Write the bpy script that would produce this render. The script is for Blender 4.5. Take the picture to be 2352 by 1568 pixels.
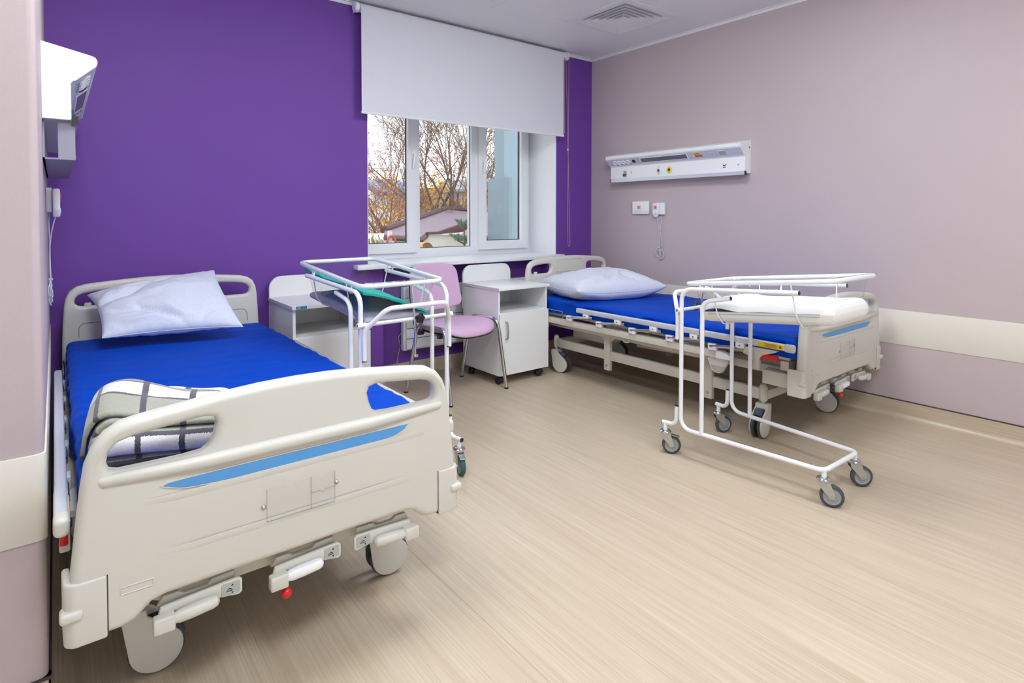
import bpy, bmesh, math, random
from mathutils import Vector as V, Matrix as M, noise as NZ
from mathutils.geometry import tessellate_polygon

for _o in list(bpy.data.objects):
    bpy.data.objects.remove(_o, do_unlink=True)
S = bpy.context.scene
COL = S.collection
PI = math.pi
rad = math.radians

# ------------------------------------------------------------------ camera
F_PX, YAW, PITCH, ROLL, PPY, CAMZ = 1333.42, rad(38.2164), rad(1.4511), rad(.0346), 530.95, 1.2
fw = V((math.sin(YAW) * math.cos(PITCH), math.cos(YAW) * math.cos(PITCH), -math.sin(PITCH)))
rt = V((math.cos(YAW), -math.sin(YAW), 0))
up = rt.cross(fw)
rt2 = rt * math.cos(ROLL) + up * math.sin(ROLL)
up2 = up * math.cos(ROLL) - rt * math.sin(ROLL)
cd = bpy.data.cameras.new('camera')
cam = bpy.data.objects.new('camera', cd)
COL.objects.link(cam)
mw = M.Identity(4)
for i in range(3):
    mw[i][0], mw[i][1], mw[i][2] = rt2[i], up2[i], -fw[i]
mw[2][3] = CAMZ
cam.matrix_world = mw
cd.sensor_width = 36.0
cd.sensor_fit = 'HORIZONTAL'
cd.lens = 36.0 * F_PX / 2352
cd.shift_y = -(784 - PPY) / 2352
cd.clip_start = .05
cd.clip_end = 400
S.camera = cam

# ------------------------------------------------------------------ world, exposure
S.view_settings.view_transform = 'Standard'
S.view_settings.look = 'None'
S.view_settings.exposure = 0.0
S.view_settings.gamma = 1.0
S.view_settings.use_curve_mapping = False
wd = bpy.data.worlds.new('overcast_sky')
S.world = wd
wd.use_nodes = True
wd.node_tree.nodes['Background'].inputs[0].default_value = (.90, .945, 1.0, 1)
wd.node_tree.nodes['Background'].inputs[1].default_value = 2.0

# room dimensions (metres)
XR, YB, HC = 3.964, 3.831, 2.664        # right wall, back wall, ceiling
XL, YN = -.028, 1.748                   # left wall side face, left wall front face
ZT, ZB = .642, .436                     # cream band on the walls
XW, YW = -2.0, -1.5                     # room behind the camera
NX0, NX1, NY = 1.841, 3.42, YB + .094   # radiator niche
WX0, WX1, WTOP, SILL = 1.726, 3.518, 2.42, .866
FILL_LAMPS = [(.45, 1.85, .74), (2.25, 1.85, .82), (.15, -.3, 1.10), (2.25, -.3, .80)]   # added fill lamps, out of view: x, y, share
FILL_W = 43.0


# ------------------------------------------------------------------ materials
def lin(c):
    return tuple(((v / 255) / 12.92 if v / 255 <= .04045 else ((v / 255 + .055) / 1.055) ** 2.4) for v in c)


MATS = {}


def mat(name, col, rough=.5, metal=0., spec=.5, bump=None, vary=None, coat=0., sheen=0.):
    """col sRGB 0-255; bump=(scale,strength,detail); vary=(scale,amount)"""
    if name in MATS:
        return MATS[name]
    m = bpy.data.materials.new(name)
    m.use_nodes = True
    nt = m.node_tree
    b = nt.nodes['Principled BSDF']
    c = lin(col) + (1,)
    b.inputs['Base Color'].default_value = c
    b.inputs['Roughness'].default_value = rough
    b.inputs['Metallic'].default_value = metal
    b.inputs['Specular IOR Level'].default_value = spec
    b.inputs['Coat Weight'].default_value = coat
    if sheen:
        b.inputs['Sheen Weight'].default_value = sheen
    tc = nt.nodes.new('ShaderNodeTexCoord')
    if vary:
        n = nt.nodes.new('ShaderNodeTexNoise')
        n.inputs['Scale'].default_value = vary[0]
        n.inputs['Detail'].default_value = 4
        nt.links.new(tc.outputs['Object'], n.inputs['Vector'])
        mx = nt.nodes.new('ShaderNodeMix')
        mx.data_type = 'RGBA'
        mx.inputs[6].default_value = tuple(x * (1 - vary[1]) for x in c[:3]) + (1,)
        mx.inputs[7].default_value = tuple(min(1, x * (1 + vary[1])) for x in c[:3]) + (1,)
        nt.links.new(n.outputs['Fac'], mx.inputs[0])
        nt.links.new(mx.outputs[2], b.inputs['Base Color'])
    if bump:
        n = nt.nodes.new('ShaderNodeTexNoise')
        n.inputs['Scale'].default_value = bump[0]
        n.inputs['Detail'].default_value = bump[2] if len(bump) > 2 else 2
        nt.links.new(tc.outputs['Object'], n.inputs['Vector'])
        bp = nt.nodes.new('ShaderNodeBump')
        bp.inputs['Strength'].default_value = bump[1]
        bp.inputs['Distance'].default_value = .002
        nt.links.new(n.outputs['Fac'], bp.inputs['Height'])
        nt.links.new(bp.outputs['Normal'], b.inputs['Normal'])
    MATS[name] = m
    return m


def emit(name, col, strength):
    m = bpy.data.materials.new(name)
    m.use_nodes = True
    b = m.node_tree.nodes['Principled BSDF']
    b.inputs['Base Color'].default_value = (.8, .8, .8, 1)
    b.inputs['Emission Color'].default_value = col + (1,)
    b.inputs['Emission Strength'].default_value = strength
    return m


def clear(name, tint, refl, base_spec=.04):
    """thin clear sheet: transparent with a fresnel reflection"""
    m = bpy.data.materials.new(name)
    m.use_nodes = True
    nt = m.node_tree
    nt.nodes.remove(nt.nodes['Principled BSDF'])
    out = nt.nodes['Material Output']
    t = nt.nodes.new('ShaderNodeBsdfTransparent')
    t.inputs[0].default_value = tint + (1,)
    g = nt.nodes.new('ShaderNodeBsdfGlossy')
    g.inputs['Roughness'].default_value = .03
    lw = nt.nodes.new('ShaderNodeLayerWeight')      # 'Facing' is the same from both sides of the sheet
    lw.inputs['Blend'].default_value = .5
    pw = nt.nodes.new('ShaderNodeMath')
    pw.operation = 'POWER'
    pw.inputs[1].default_value = 4.5
    mp = nt.nodes.new('ShaderNodeMath')
    mp.operation = 'MULTIPLY_ADD'
    mp.inputs[1].default_value = refl
    mp.inputs[2].default_value = base_spec
    nt.links.new(lw.outputs['Facing'], pw.inputs[0])
    nt.links.new(pw.outputs[0], mp.inputs[0])
    mx = nt.nodes.new('ShaderNodeMixShader')
    nt.links.new(mp.outputs[0], mx.inputs[0])
    nt.links.new(t.outputs[0], mx.inputs[1])
    nt.links.new(g.outputs[0], mx.inputs[2])
    nt.links.new(mx.outputs[0], out.inputs[0])
    return m


def floor_material():
    m = bpy.data.materials.new('vinyl_wood_floor')
    m.use_nodes = True
    nt = m.node_tree
    b = nt.nodes['Principled BSDF']
    uv = nt.nodes.new('ShaderNodeUVMap')

    def streak(sx, sy, detail):
        mp = nt.nodes.new('ShaderNodeMapping')
        mp.inputs['Scale'].default_value = (sx, sy, 1)
        nt.links.new(uv.outputs[0], mp.inputs[0])
        n = nt.nodes.new('ShaderNodeTexNoise')
        n.inputs['Scale'].default_value = 1
        n.inputs['Detail'].default_value = detail
        n.inputs['Roughness'].default_value = .65
        nt.links.new(mp.outputs[0], n.inputs['Vector'])
        return n.outputs['Fac']

    a = streak(34, .9, 5)
    c = streak(190, 2.2, 3)
    d = streak(5, .35, 2)
    s1 = nt.nodes.new('ShaderNodeMath'); s1.operation = 'MULTIPLY'; s1.inputs[1].default_value = .34
    nt.links.new(a, s1.inputs[0])
    s2 = nt.nodes.new('ShaderNodeMath'); s2.operation = 'MULTIPLY_ADD'; s2.inputs[1].default_value = .53
    nt.links.new(c, s2.inputs[0]); nt.links.new(s1.outputs[0], s2.inputs[2])
    s3 = nt.nodes.new('ShaderNodeMath'); s3.operation = 'MULTIPLY_ADD'; s3.inputs[1].default_value = .13
    nt.links.new(d, s3.inputs[0]); nt.links.new(s2.outputs[0], s3.inputs[2])
    r = nt.nodes.new('ShaderNodeValToRGB')
    e = r.color_ramp.elements
    e[0].position = .30; e[0].color = lin((172, 152, 126)) + (1,)
    e[1].position = .70; e[1].color = lin((212, 198, 177)) + (1,)
    k = e.new(.49); k.color = lin((194, 177, 153)) + (1,)
    nt.links.new(s3.outputs[0], r.inputs[0])
    # welded seams of the vinyl sheets: thin lines along the sheet
    sep = nt.nodes.new('ShaderNodeSeparateXYZ')
    nt.links.new(uv.outputs[0], sep.inputs[0])
    md = nt.nodes.new('ShaderNodeMath'); md.operation = 'PINGPONG'; md.inputs[1].default_value = 1.0
    ad = nt.nodes.new('ShaderNodeMath'); ad.operation = 'ADD'; ad.inputs[1].default_value = -.985
    nt.links.new(sep.outputs[0], ad.inputs[0]); nt.links.new(ad.outputs[0], md.inputs[0])
    lt = nt.nodes.new('ShaderNodeMath'); lt.operation = 'LESS_THAN'; lt.inputs[1].default_value = .0016
    nt.links.new(md.outputs[0], lt.inputs[0])
    mx = nt.nodes.new('ShaderNodeMix'); mx.data_type = 'RGBA'
    fm = nt.nodes.new('ShaderNodeMath'); fm.operation = 'MULTIPLY'; fm.inputs[1].default_value = .45
    nt.links.new(lt.outputs[0], fm.inputs[0]); nt.links.new(fm.outputs[0], mx.inputs[0])
    nt.links.new(r.outputs[0], mx.inputs[6])
    mx.inputs[7].default_value = lin((140, 112, 82)) + (1,)
    nt.links.new(mx.outputs[2], b.inputs['Base Color'])
    b.inputs['Roughness'].default_value = .36
    b.inputs['Specular IOR Level'].default_value = .6
    bp = nt.nodes.new('ShaderNodeBump'); bp.inputs['Strength'].default_value = .06; bp.inputs['Distance'].default_value = .001
    nt.links.new(s3.outputs[0], bp.inputs['Height']); nt.links.new(bp.outputs['Normal'], b.inputs['Normal'])
    return m


M_FLOOR = floor_material()
M_PURPLE = mat('purple_wall_paint', (108, 62, 156), .6, bump=(260, .12), vary=(1.4, .03))
M_PINK = mat('dusty_pink_wall', (192, 176, 178), .5, bump=(240, .1), vary=(1.6, .03))
M_BAND = mat('cream_wall_band', (224, 217, 206), .45, bump=(200, .05))
M_CEIL = mat('ceiling_panel_white', (236, 236, 238), .55, bump=(300, .05))
M_TRIM = mat('white_trim', (232, 232, 235), .4)
M_PVC = mat('white_pvc', (236, 238, 242), .32)
M_DARK = mat('dark_gap', (70, 66, 70), .6)
M_GASKET = mat('black_gasket', (28, 28, 30), .5)
M_GLASS = clear('window_glass', (.985, .992, .99), .6, .03)
M_ACRYL = clear('clear_acrylic', (.955, .972, .974), .55, .035)
M_BLIND = mat('blind_fabric', (222, 222, 230), .75, bump=(900, .1))
M_BEIGE = mat('bed_plastic_beige', (211, 208, 199), .38, bump=(700, .05))
M_BEIGE_STEEL = mat('bed_steel_beige', (208, 203, 190), .35, bump=(300, .03))
M_WHITE_STEEL = mat('white_powder_coat', (238, 238, 242), .28)
M_ALU = mat('anodised_aluminium', (214, 216, 224), .35, metal=.35)
M_CHROME = mat('chrome', (205, 205, 208), .12, metal=1.)
M_ZINC = mat('zinc_plate', (190, 192, 190), .3, metal=.9, vary=(40, .1))
M_RUBBER = mat('grey_rubber', (72, 76, 76), .7)
M_TEALRUB = mat('green_grey_rubber', (52, 92, 88), .6)
M_RIMGREY = mat('wheel_rim_grey', (150, 156, 156), .5)
M_BLACK = mat('black_plastic', (26, 26, 28), .4)
M_NAVY = mat('brake_pedal_slate', (82, 88, 108), .45)
M_RED = mat('red_plastic', (214, 26, 28), .35)
M_INLAY = mat('sky_blue_inlay', (84, 154, 216), .4)
M_BLUE = mat('royal_blue_cover', (0, 66, 180), .6, 0., .1, bump=(420, .06), vary=(3, .05))
M_WOODWHITE = mat('white_laminate', (234, 234, 234), .38)
M_EDGE = mat('grey_laminate_edge', (206, 206, 212), .4)
M_PINKV = mat('pink_vinyl', (212, 176, 208), .5, bump=(420, .1))
M_TEAL = mat('teal_sheet', (0, 172, 160), .7, bump=(160, .2))
M_LAV = mat('lavender_pad', (200, 196, 214), .7, bump=(160, .2))
M_WHITEFAB = mat('white_fabric', (238, 236, 234), .8, bump=(240, .18))
M_CABLE = mat('pale_grey_cable', (205, 208, 216), .45)
M_SOCKET = mat('white_socket', (240, 240, 242), .35)
M_STICK_TEAL = mat('teal_sticker', (10, 128, 150), .4)
M_YELLOW = mat('yellow_label', (240, 214, 10), .45)
M_REDLAB = mat('red_label', (206, 30, 34), .45)
M_PRINT = mat('black_print', (34, 34, 34), .6)
M_GREYLAB = mat('grey_label', (172, 176, 172), .5)
M_PANELGREY = mat('panel_grey_face', (206, 208, 220), .4)
M_LENS = mat('dark_lens', (112, 112, 124), .35)
M_GREEN = mat('green_switch', (16, 104, 92), .4)
M_BRASS = mat('brass_core', (120, 78, 52), .35, metal=.6)


# ------------------------------------------------------------------ mesh helpers
def link(o, parent=None):
    COL.objects.link(o)
    if parent is not None:
        o.parent = parent
    return o


def finish(name, bm, m, parent=None, sharp=32, recalc=True):
    if recalc:
        bmesh.ops.recalc_face_normals(bm, faces=bm.faces[:])
    me = bpy.data.meshes.new(name)
    bm.to_mesh(me)
    bm.free()
    for p in me.polygons:
        p.use_smooth = True
    me.set_sharp_from_angle(angle=rad(sharp))
    me.materials.append(m)
    return link(bpy.data.objects.new(name, me), parent)


def tag(o, label=None, cat=None, group=None, kind=None):
    if label: o['label'] = label
    if cat: o['category'] = cat
    if group: o['group'] = group
    if kind: o['kind'] = kind
    return o


def thing(name, label, cat, loc=(0, 0, 0), rz=0., group=None):
    o = bpy.data.objects.new(name, None)
    o.empty_display_size = .1
    o.location = loc
    o.rotation_euler = (0, 0, rz)
    link(o)
    return tag(o, label, cat, group)


def copy_tree(o, parent=None):
    c = o.copy()
    COL.objects.link(c)
    c.parent = parent
    for ch in list(o.children):
        copy_tree(ch, c)
    return c


def box(bm, x0, x1, y0, y1, z0, z1, bev=0., seg=2, xf=None):
    mtx = M.Translation(((x0 + x1) / 2, (y0 + y1) / 2, (z0 + z1) / 2)) @ M.Diagonal((x1 - x0, y1 - y0, z1 - z0, 1))
    if xf is not None:
        mtx = xf @ mtx
    r = bmesh.ops.create_cube(bm, size=1, matrix=mtx)
    if bev > 0:
        es = list({e for v in r['verts'] for e in v.link_edges})
        bmesh.ops.bevel(bm, geom=es, offset=bev, segments=seg, profile=.5, affect='EDGES')
    return bm


def frame_of(d):
    d = d.normalized()
    a = V((0, 0, 1)) if abs(d.z) < .9 else V((1, 0, 0))
    x = a.cross(d).normalized()
    return x, d.cross(x)


def tube(bm, pts, r, n=10, closed=False, cap=True, flat=None):
    """sweep a circle (or ellipse via flat=(rx,ry)) along pts with parallel transport; r may be a list"""
    pts = [V(p) for p in pts]
    N = len(pts)
    rings = []
    tg = []
    for i in range(N):
        if closed:
            d = pts[(i + 1) % N] - pts[i - 1]
        else:
            d = pts[min(i + 1, N - 1)] - pts[max(i - 1, 0)]
        tg.append(d.normalized() if d.length > 1e-9 else V((0, 0, 1)))
    x, y = frame_of(tg[0])
    for i in range(N):
        if i:
            ax = tg[i - 1].cross(tg[i])
            if ax.length > 1e-7:
                R = M.Rotation(tg[i - 1].angle(tg[i]), 3, ax.normalized())
                x, y = R @ x, R @ y
        rr = r[i] if isinstance(r, (list, tuple)) else r
        rings.append([bm.verts.new(pts[i] + (x * math.cos(2 * PI * k / n) + y * math.sin(2 * PI * k / n)) * rr) for k in range(n)])
    for i in range(N if closed else N - 1):
        a, b = rings[i], rings[(i + 1) % N]
        off = 0
        if closed and i == N - 1:
            off = min(range(n), key=lambda s: (a[0].co - b[s].co).length)
        for k in range(n):
            bm.faces.new((a[k], a[(k + 1) % n], b[(k + 1 + off) % n], b[(k + off) % n]))
    if cap and not closed:
        bm.faces.new(rings[0][::-1])
        bm.faces.new(rings[-1])
    return bm


def fillet(pts, r, n=6, closed=False):
    """round the corners of a polyline (2d or 3d); r number or list"""
    P = [V(p) for p in pts]
    N = len(P)
    out = []
    for i in range(N):
        rr = r[i] if isinstance(r, (list, tuple)) else r
        if (not closed and i in (0, N - 1)) or rr <= 0:
            out.append(P[i]); continue
        a, b, c = P[i - 1], P[i], P[(i + 1) % N]
        u, w = (a - b), (c - b)
        lu, lw = u.length, w.length
        u.normalize(); w.normalize()
        ang = u.angle(w)
        if ang > PI - .01:
            out.append(b); continue
        t = min(rr / math.tan(ang / 2), lu * .49, lw * .49)
        rad_ = t * math.tan(ang / 2)
        bis = (u + w).normalized()
        cen = b + bis * (rad_ / math.sin(ang / 2))
        s, e = b + u * t - cen, b + w * t - cen
        tot = s.angle(e)
        for k in range(n + 1):
            f = k / n
            q = (s * math.sin((1 - f) * tot) + e * math.sin(f * tot)) / math.sin(tot)
            out.append(cen + q)
    return out


def cyl(bm, p0, p1, r, r1=None, n=16, cap=True):
    return tube(bm, [p0, p1], [r, r if r1 is None else r1], n, cap=cap)


def lathe(bm, prof, n=24, xf=M.Identity(4)):
    """prof list of (r, h) about local z"""
    rings = []
    for r, h in prof:
        if r < 1e-6:
            rings.append([bm.verts.new(xf @ V((0, 0, h)))])
        else:
            rings.append([bm.verts.new(xf @ V((r * math.cos(2 * PI * k / n), r * math.sin(2 * PI * k / n), h))) for k in range(n)])
    for a, b in zip(rings, rings[1:]):
        for k in range(n):
            q = []
            q.append(a[k % len(a)])
            if len(a) > 1: q.append(a[(k + 1) % n])
            if len(b) > 1: q.append(b[(k + 1) % n])
            q.append(b[k % len(b)])
            if len(q) > 2: bm.faces.new(q)
    return bm


def axis_xf(p, d):
    x, y = frame_of(V(d))
    z = V(d).normalized()
    m = M.Identity(4)
    for i in range(3):
        m[i][0], m[i][1], m[i][2], m[i][3] = x[i], y[i], z[i], V(p)[i]
    return m


def area2(p):
    return sum(p[i][0] * p[(i + 1) % len(p)][1] - p[(i + 1) % len(p)][0] * p[i][1] for i in range(len(p))) / 2


def plate(bm, outer, holes, t, b, xf, seg=4, back=True):
    """flat plate with round edges; outline in local xy, thickness along local z"""
    loops = []
    for k, L in enumerate([outer] + list(holes)):
        q = []
        for p in L:
            if not q or math.hypot(p[0] - q[-1][0], p[1] - q[-1][1]) > 1e-5:
                q.append((p[0], p[1]))
        if math.hypot(q[0][0] - q[-1][0], q[0][1] - q[-1][1]) < 1e-5:
            q.pop()
        if (area2(q) < 0) != (k > 0):
            q = q[::-1]
        loops.append(q)
    steps = [(b * (1 - math.sin(i / seg * PI / 2)), t / 2 - b + b * math.cos(i / seg * PI / 2)) for i in range(seg + 1)] if b > 0 else [(0, t / 2)]
    steps = steps + [(i, -z) for i, z in steps[::-1]]
    front, rear, flat = [], [], []
    for L in loops:
        N = len(L)
        nrm = []
        for i in range(N):
            d0 = (V(L[i]) - V(L[i - 1])).normalized()
            d1 = (V(L[(i + 1) % N]) - V(L[i])).normalized()
            n0, n1 = V((-d0.y, d0.x)), V((-d1.y, d1.x))
            mt = n0 + n1
            mt = mt.normalized() if mt.length > 1e-6 else n0
            nrm.append(mt / max(.5, mt.dot(n0)))
        rings = []
        for ins, z in steps:
            rings.append([bm.verts.new(xf @ V((L[i][0] + nrm[i].x * ins, L[i][1] + nrm[i].y * ins, z))) for i in range(N)])
        for a, c in zip(rings, rings[1:]):
            for i in range(N):
                bm.faces.new((a[i], a[(i + 1) % N], c[(i + 1) % N], c[i]))
        for rg in (rings[0], rings[-1]):
            for i in range(N):
                e = bm.edges.get((rg[i], rg[(i + 1) % N]))
                e.smooth = False
        front += rings[0]
        rear += rings[-1]
        flat.append([V((L[i][0] + nrm[i].x * steps[0][0], L[i][1] + nrm[i].y * steps[0][0], 0)) for i in range(N)])
    # triangulate the cap in a scratch mesh (scan fill copes with holes), then copy it to both faces
    sb = bmesh.new()
    k = 0
    for L in flat:
        vs = [sb.verts.new(p) for p in L]
        for i in range(len(vs)):
            sb.edges.new((vs[i], vs[(i + 1) % len(vs)]))
    sb.verts.index_update()
    bmesh.ops.triangle_fill(sb, edges=sb.edges[:], use_beauty=True, use_dissolve=False)
    tris = [tuple(v.index for v in f.verts) for f in sb.faces]
    want = abs(sum(area2(L) for L in flat))
    got = sum(f.calc_area() for f in sb.faces)
    sb.free()
    if abs(got - want) > .02 * want:
        alt = [tuple(t_) for t_ in tessellate_polygon(flat)]
        allp = [p for L in flat for p in L]
        ga = sum(abs(area2([allp[i] for i in t_])) for t_ in alt)
        if abs(ga - want) < abs(got - want):
            tris, got = alt, ga
        print('plate fill', round(got / want, 3), len(flat))
    for tri in tris:
        for rg in (front, rear):
            vs = [rg[i] for i in tri]
            if len(set(vs)) == 3:
                try:
                    bm.faces.new(vs)
                except ValueError:
                    pass
    return bm


XZ = M(((1, 0, 0, 0), (0, 0, -1, 0), (0, 1, 0, 0), (0, 0, 0, 1)))      # local xy -> world xz, thickness towards -y
YZ = M(((0, 0, 1, 0), (1, 0, 0, 0), (0, 1, 0, 0), (0, 0, 0, 1)))       # local xy -> world yz


def rrect(x0, x1, y0, y1, r, n=6):
    return [(p[0], p[1]) for p in fillet([(x0, y0, 0), (x1, y0, 0), (x1, y1, 0), (x0, y1, 0)], r, n, True)]


def part_box(name, m, parent, *a, **k):
    return finish(name, box(bmesh.new(), *a, **k), m, parent)


def part_tube(name, m, parent, pts, r, n=10, **k):
    return finish(name, tube(bmesh.new(), pts, r, n, **k), m, parent, sharp=50)


def mirror(p):
    return [(-x, *q) for x, *q in p]


def struct(name, bm, m, parent=None, **k):
    o = finish(name, bm, m, parent, **k)
    if parent is None:
        o['kind'] = 'structure'
    return o


def text_obj(name, body, size, m, parent, mtx, extrude=.0002):
    cu = bpy.data.curves.new(name, 'FONT')
    cu.body = body
    cu.size = size
    cu.extrude = extrude
    cu.align_x = 'CENTER'
    cu.align_y = 'CENTER'
    o = bpy.data.objects.new(name, cu)
    COL.objects.link(o)
    dg = bpy.context.evaluated_depsgraph_get()
    me = bpy.data.meshes.new_from_object(o.evaluated_get(dg))
    bpy.data.objects.remove(o)
    me.transform(mtx)
    me.materials.clear()
    me.materials.append(m)
    return link(bpy.data.objects.new(name, me), parent)


# ------------------------------------------------------------------ the room shell
def quad_uv(name, quads, m, parent=None, smooth=False):
    """quads: list of ((4 points),(4 uvs))"""
    me = bpy.data.meshes.new(name)
    vs, fs, uvs = [], [], []
    for ps, us in quads:
        k = len(vs)
        vs += ps
        fs.append(tuple(range(k, k + len(ps))))
        uvs += us
    me.from_pydata(vs, [], fs)
    ul = me.uv_layers.new(name='UVMap')
    for i, u in enumerate(uvs):
        ul.data[i].uv = u
    if smooth:
        bm = bmesh.new(); bm.from_mesh(me)
        bmesh.ops.remove_doubles(bm, verts=bm.verts[:], dist=1e-5)
        bm.to_mesh(me); bm.free()
        for p in me.polygons: p.use_smooth = True
    me.materials.append(m)
    o = link(bpy.data.objects.new(name, me), parent)
    if parent is None: o['kind'] = 'structure'
    return o


def flat_floor():
    q = []
    for a, b, c, d in ((XW, XR + .02, YW, YB + .02), (NX0, NX1, YB + .02, NY + .02)):
        q.append((((a, c, 0), (b, c, 0), (b, d, 0), (a, d, 0)), ((a, c), (b, c), (b, d), (a, d))))
    return quad_uv('floor', q, M_FLOOR)


flat_floor()

# the vinyl is coved up the walls
COVE = []
for i in range(7):
    a = i / 6 * PI / 2
    COVE.append((.034 - .034 * math.sin(a) + .004, .034 - .034 * math.cos(a)))
COVE.append((.004, .1))
COVE.append((0., .1))


def cove(name, segs, long_axis):
    """segs: list of (p0, p1, inward normal) along the wall foot"""
    q = []
    for p0, p1, nrm in segs:
        p0, p1, nrm = V(p0), V(p1), V(nrm)
        s = 0
        for (d0, z0), (d1, z1) in zip(COVE, COVE[1:]):
            l = math.hypot(d1 - d0, z1 - z0)
            A, B_ = p0 + nrm * d0, p1 + nrm * d0
            C, D = p1 + nrm * d1, p0 + nrm * d1
            pts = ((A.x, A.y, z0), (B_.x, B_.y, z0), (C.x, C.y, z1), (D.x, D.y, z1))
            if long_axis == 'y':
                u0, u1 = p0.x - .034 + s, p0.x - .034 + s + l
                uv = ((u0, p0.y), (u0, p1.y), (u1, p1.y), (u1, p0.y))
            else:
                v0, v1 = p0.y - .034 + s, p0.y - .034 + s + l
                uv = ((p0.x, v0), (p1.x, v0), (p1.x, v1), (p0.x, v1))
            q.append((pts, uv))
            s += l
    return quad_uv(name, q, M_FLOOR, smooth=False)


cove('baseboard_right', [((XR, YW, 0), (XR, YB, 0), (-1, 0, 0))], 'y')
cove('baseboard_back', [((XL, YB, 0), (NX0, YB, 0), (0, -1, 0)), ((NX0, NY, 0), (NX1, NY, 0), (0, -1, 0)), ((NX1, YB, 0), (XR, YB, 0), (0, -1, 0))], 'x')
cove('baseboard_left', [((XW, YN, 0), (XL, YN, 0), (0, -1, 0))], 'x')
cove('baseboard_left_side', [((XL, YN, 0), (XL, YB, 0), (1, 0, 0))], 'y')

# walls
wr = struct('wall_right', box(bmesh.new(), XR, XR + .2, YW, YB + .7, 0, HC + .1), M_PINK)
part_box('wall_band', M_BAND, wr, XR - .004, XR + .01, YW, YB, ZB, ZT, bev=.0015)
part_box('cap_strip', M_DARK, wr, XR - .0055, XR + .01, YW, YB, .1, .106)

bm = bmesh.new()
ol = [(p[0], p[1]) for p in fillet([(XW, YN, 0), (XL, YN, 0), (XL, YB + .3, 0), (XW, YB + .3, 0)], [0, .018, 0, 0], 6, True)]
plate(bm, ol, [], HC + .1, 0, M.Translation((0, 0, (HC + .1) / 2)))
wl = struct('wall_left', bm, M_PINK)
bm = bmesh.new()
ol = [(p[0], p[1]) for p in fillet([(XW, YN - .004, 0), (XL + .004, YN - .004, 0), (XL + .004, YB, 0), (XL - .1, YB, 0), (XL - .1, YN + .1, 0), (XW, YN + .1, 0)], [0, .02, 0, 0, 0, 0], 6, True)]
plate(bm, ol, [], ZT - ZB, .0015, M.Translation((0, 0, (ZT + ZB) / 2)), seg=2)
finish('wall_band', bm, M_BAND, wl)
bm = bmesh.new()
box(bm, XW, XL + .0055, YN - .0055, YN + .02, .1, .106)
box(bm, XL - .02, XL + .0055, YN, YB, .1, .106)
finish('cap_strip', bm, M_DARK, wl)

bm = bmesh.new()
T = .55
box(bm, -.4, WX0, YB, YB + T, 0, HC + .1)
box(bm, WX1, XR, YB, YB + T, 0, HC + .1)
box(bm, WX0, WX1, YB, YB + T, WTOP, HC + .1)
box(bm, WX0, NX0, YB, YB + T, 0, SILL - .034)
box(bm, NX1, WX1, YB, YB + T, 0, SILL - .034)
box(bm, NX0, NX1, NY, YB + T, 0, SILL - .034)
wb = struct('wall_back', bm, M_PURPLE)

struct('wall_rear', box(bmesh.new(), XW - .2, XR + .2, YW - .2, YW, 0, HC + .1), M_TRIM)
struct('wall_entry', box(bmesh.new(), XW - .2, XW, YW, YN + .2, 0, HC + .1), M_TRIM)

# window reveal lining and sill
bm = bmesh.new()
box(bm, WX0, WX0 + .006, YB + .0015, 4.2, SILL, WTOP)
box(bm, WX1 - .006, WX1, YB + .0015, 4.2, SILL, WTOP)
box(bm, WX0, WX1, YB + .0015, 4.2, WTOP - .006, WTOP)
struct('trim_1', bm, M_PVC)

bm = bmesh.new()
box(bm, WX0 + .001, WX1 - .001, YB - .005, 4.2, SILL - .034, SILL)
box(bm, 1.615, 3.545, 3.742, YB - .001, SILL - .034, SILL, bev=.006, seg=3)
sill = struct('trim_2', bm, M_PVC)
sill['label'] = 'white window sill jutting out over the radiator niche'

# window: fixed frame, two sashes, centre pane
win = thing('window_1', None, None)
win['kind'] = 'structure'
WY = 4.2
GB, GT = .869, 2.41
bm = bmesh.new()
for x0, x1 in ((WX0, WX0 + .06), (2.290, 2.349), (2.857, 2.935), (WX1 - .045, WX1)):
    box(bm, x0, x1, WY + .001, WY + .07, GB + .05, GT - .03, bev=.003)
for z0, z1 in ((GB - .004, .94), (2.34, GT + .01)):
    box(bm, WX0, WX1, WY, WY + .07, z0, z1, bev=.003)
finish('window_frame', bm, M_PVC, win)


def sash(x0, x1, hx):
    z0, z1 = .909, 2.37
    w = .078
    bm = bmesh.new()
    ol = [(x0, z0), (x1, z0), (x1, z1), (x0, z1)]
    hl = [(x0 + w, z0 + w), (x1 - w, z0 + w), (x1 - w, z1 - w), (x0 + w, z1 - w)]
    plate(bm, ol, [hl], .05, .004, M.Translation((0, WY - .005, 0)) @ XZ, seg=2)
    s = finish('sash', bm, M_PVC, win)
    bm = bmesh.new()
    h2 = [(x0 + w + .005, z0 + w + .005), (x1 - w - .005, z0 + w + .005), (x1 - w - .005, z1 - w - .005), (x0 + w + .005, z1 - w - .005)]
    plate(bm, [(x0 + w - .002, z0 + w - .002), (x1 - w + .002, z0 + w - .002), (x1 - w + .002, z1 - w + .002), (x0 + w - .002, z1 - w + .002)], [h2], .012, 0, M.Translation((0, WY + .012, 0)) @ XZ)
    finish('gasket', bm, M_GASKET, s)
    part_box('pane', M_GLASS, win, x0 + w, x1 - w, WY + .012, WY + .016, z0 + w, z1 - w)
    bm = bmesh.new()
    hz = 1.70
    plate(bm, rrect(-.013, .013, -.035, .035, .012), [], .01, .004, M.Translation((hx, WY - .034, hz)) @ XZ)
    cyl(bm, (hx, WY - .035, hz), (hx, WY - .062, hz), .009, n=12)
    tube(bm, fillet([(hx, WY - .056, hz + .006), (hx, WY - .06, hz - .012), (hx - .012, WY - .06, hz - .115)], .01, 3), [.010] * 5 + [.008], 10)
    finish('handle', bm, M_PVC, s)


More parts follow.
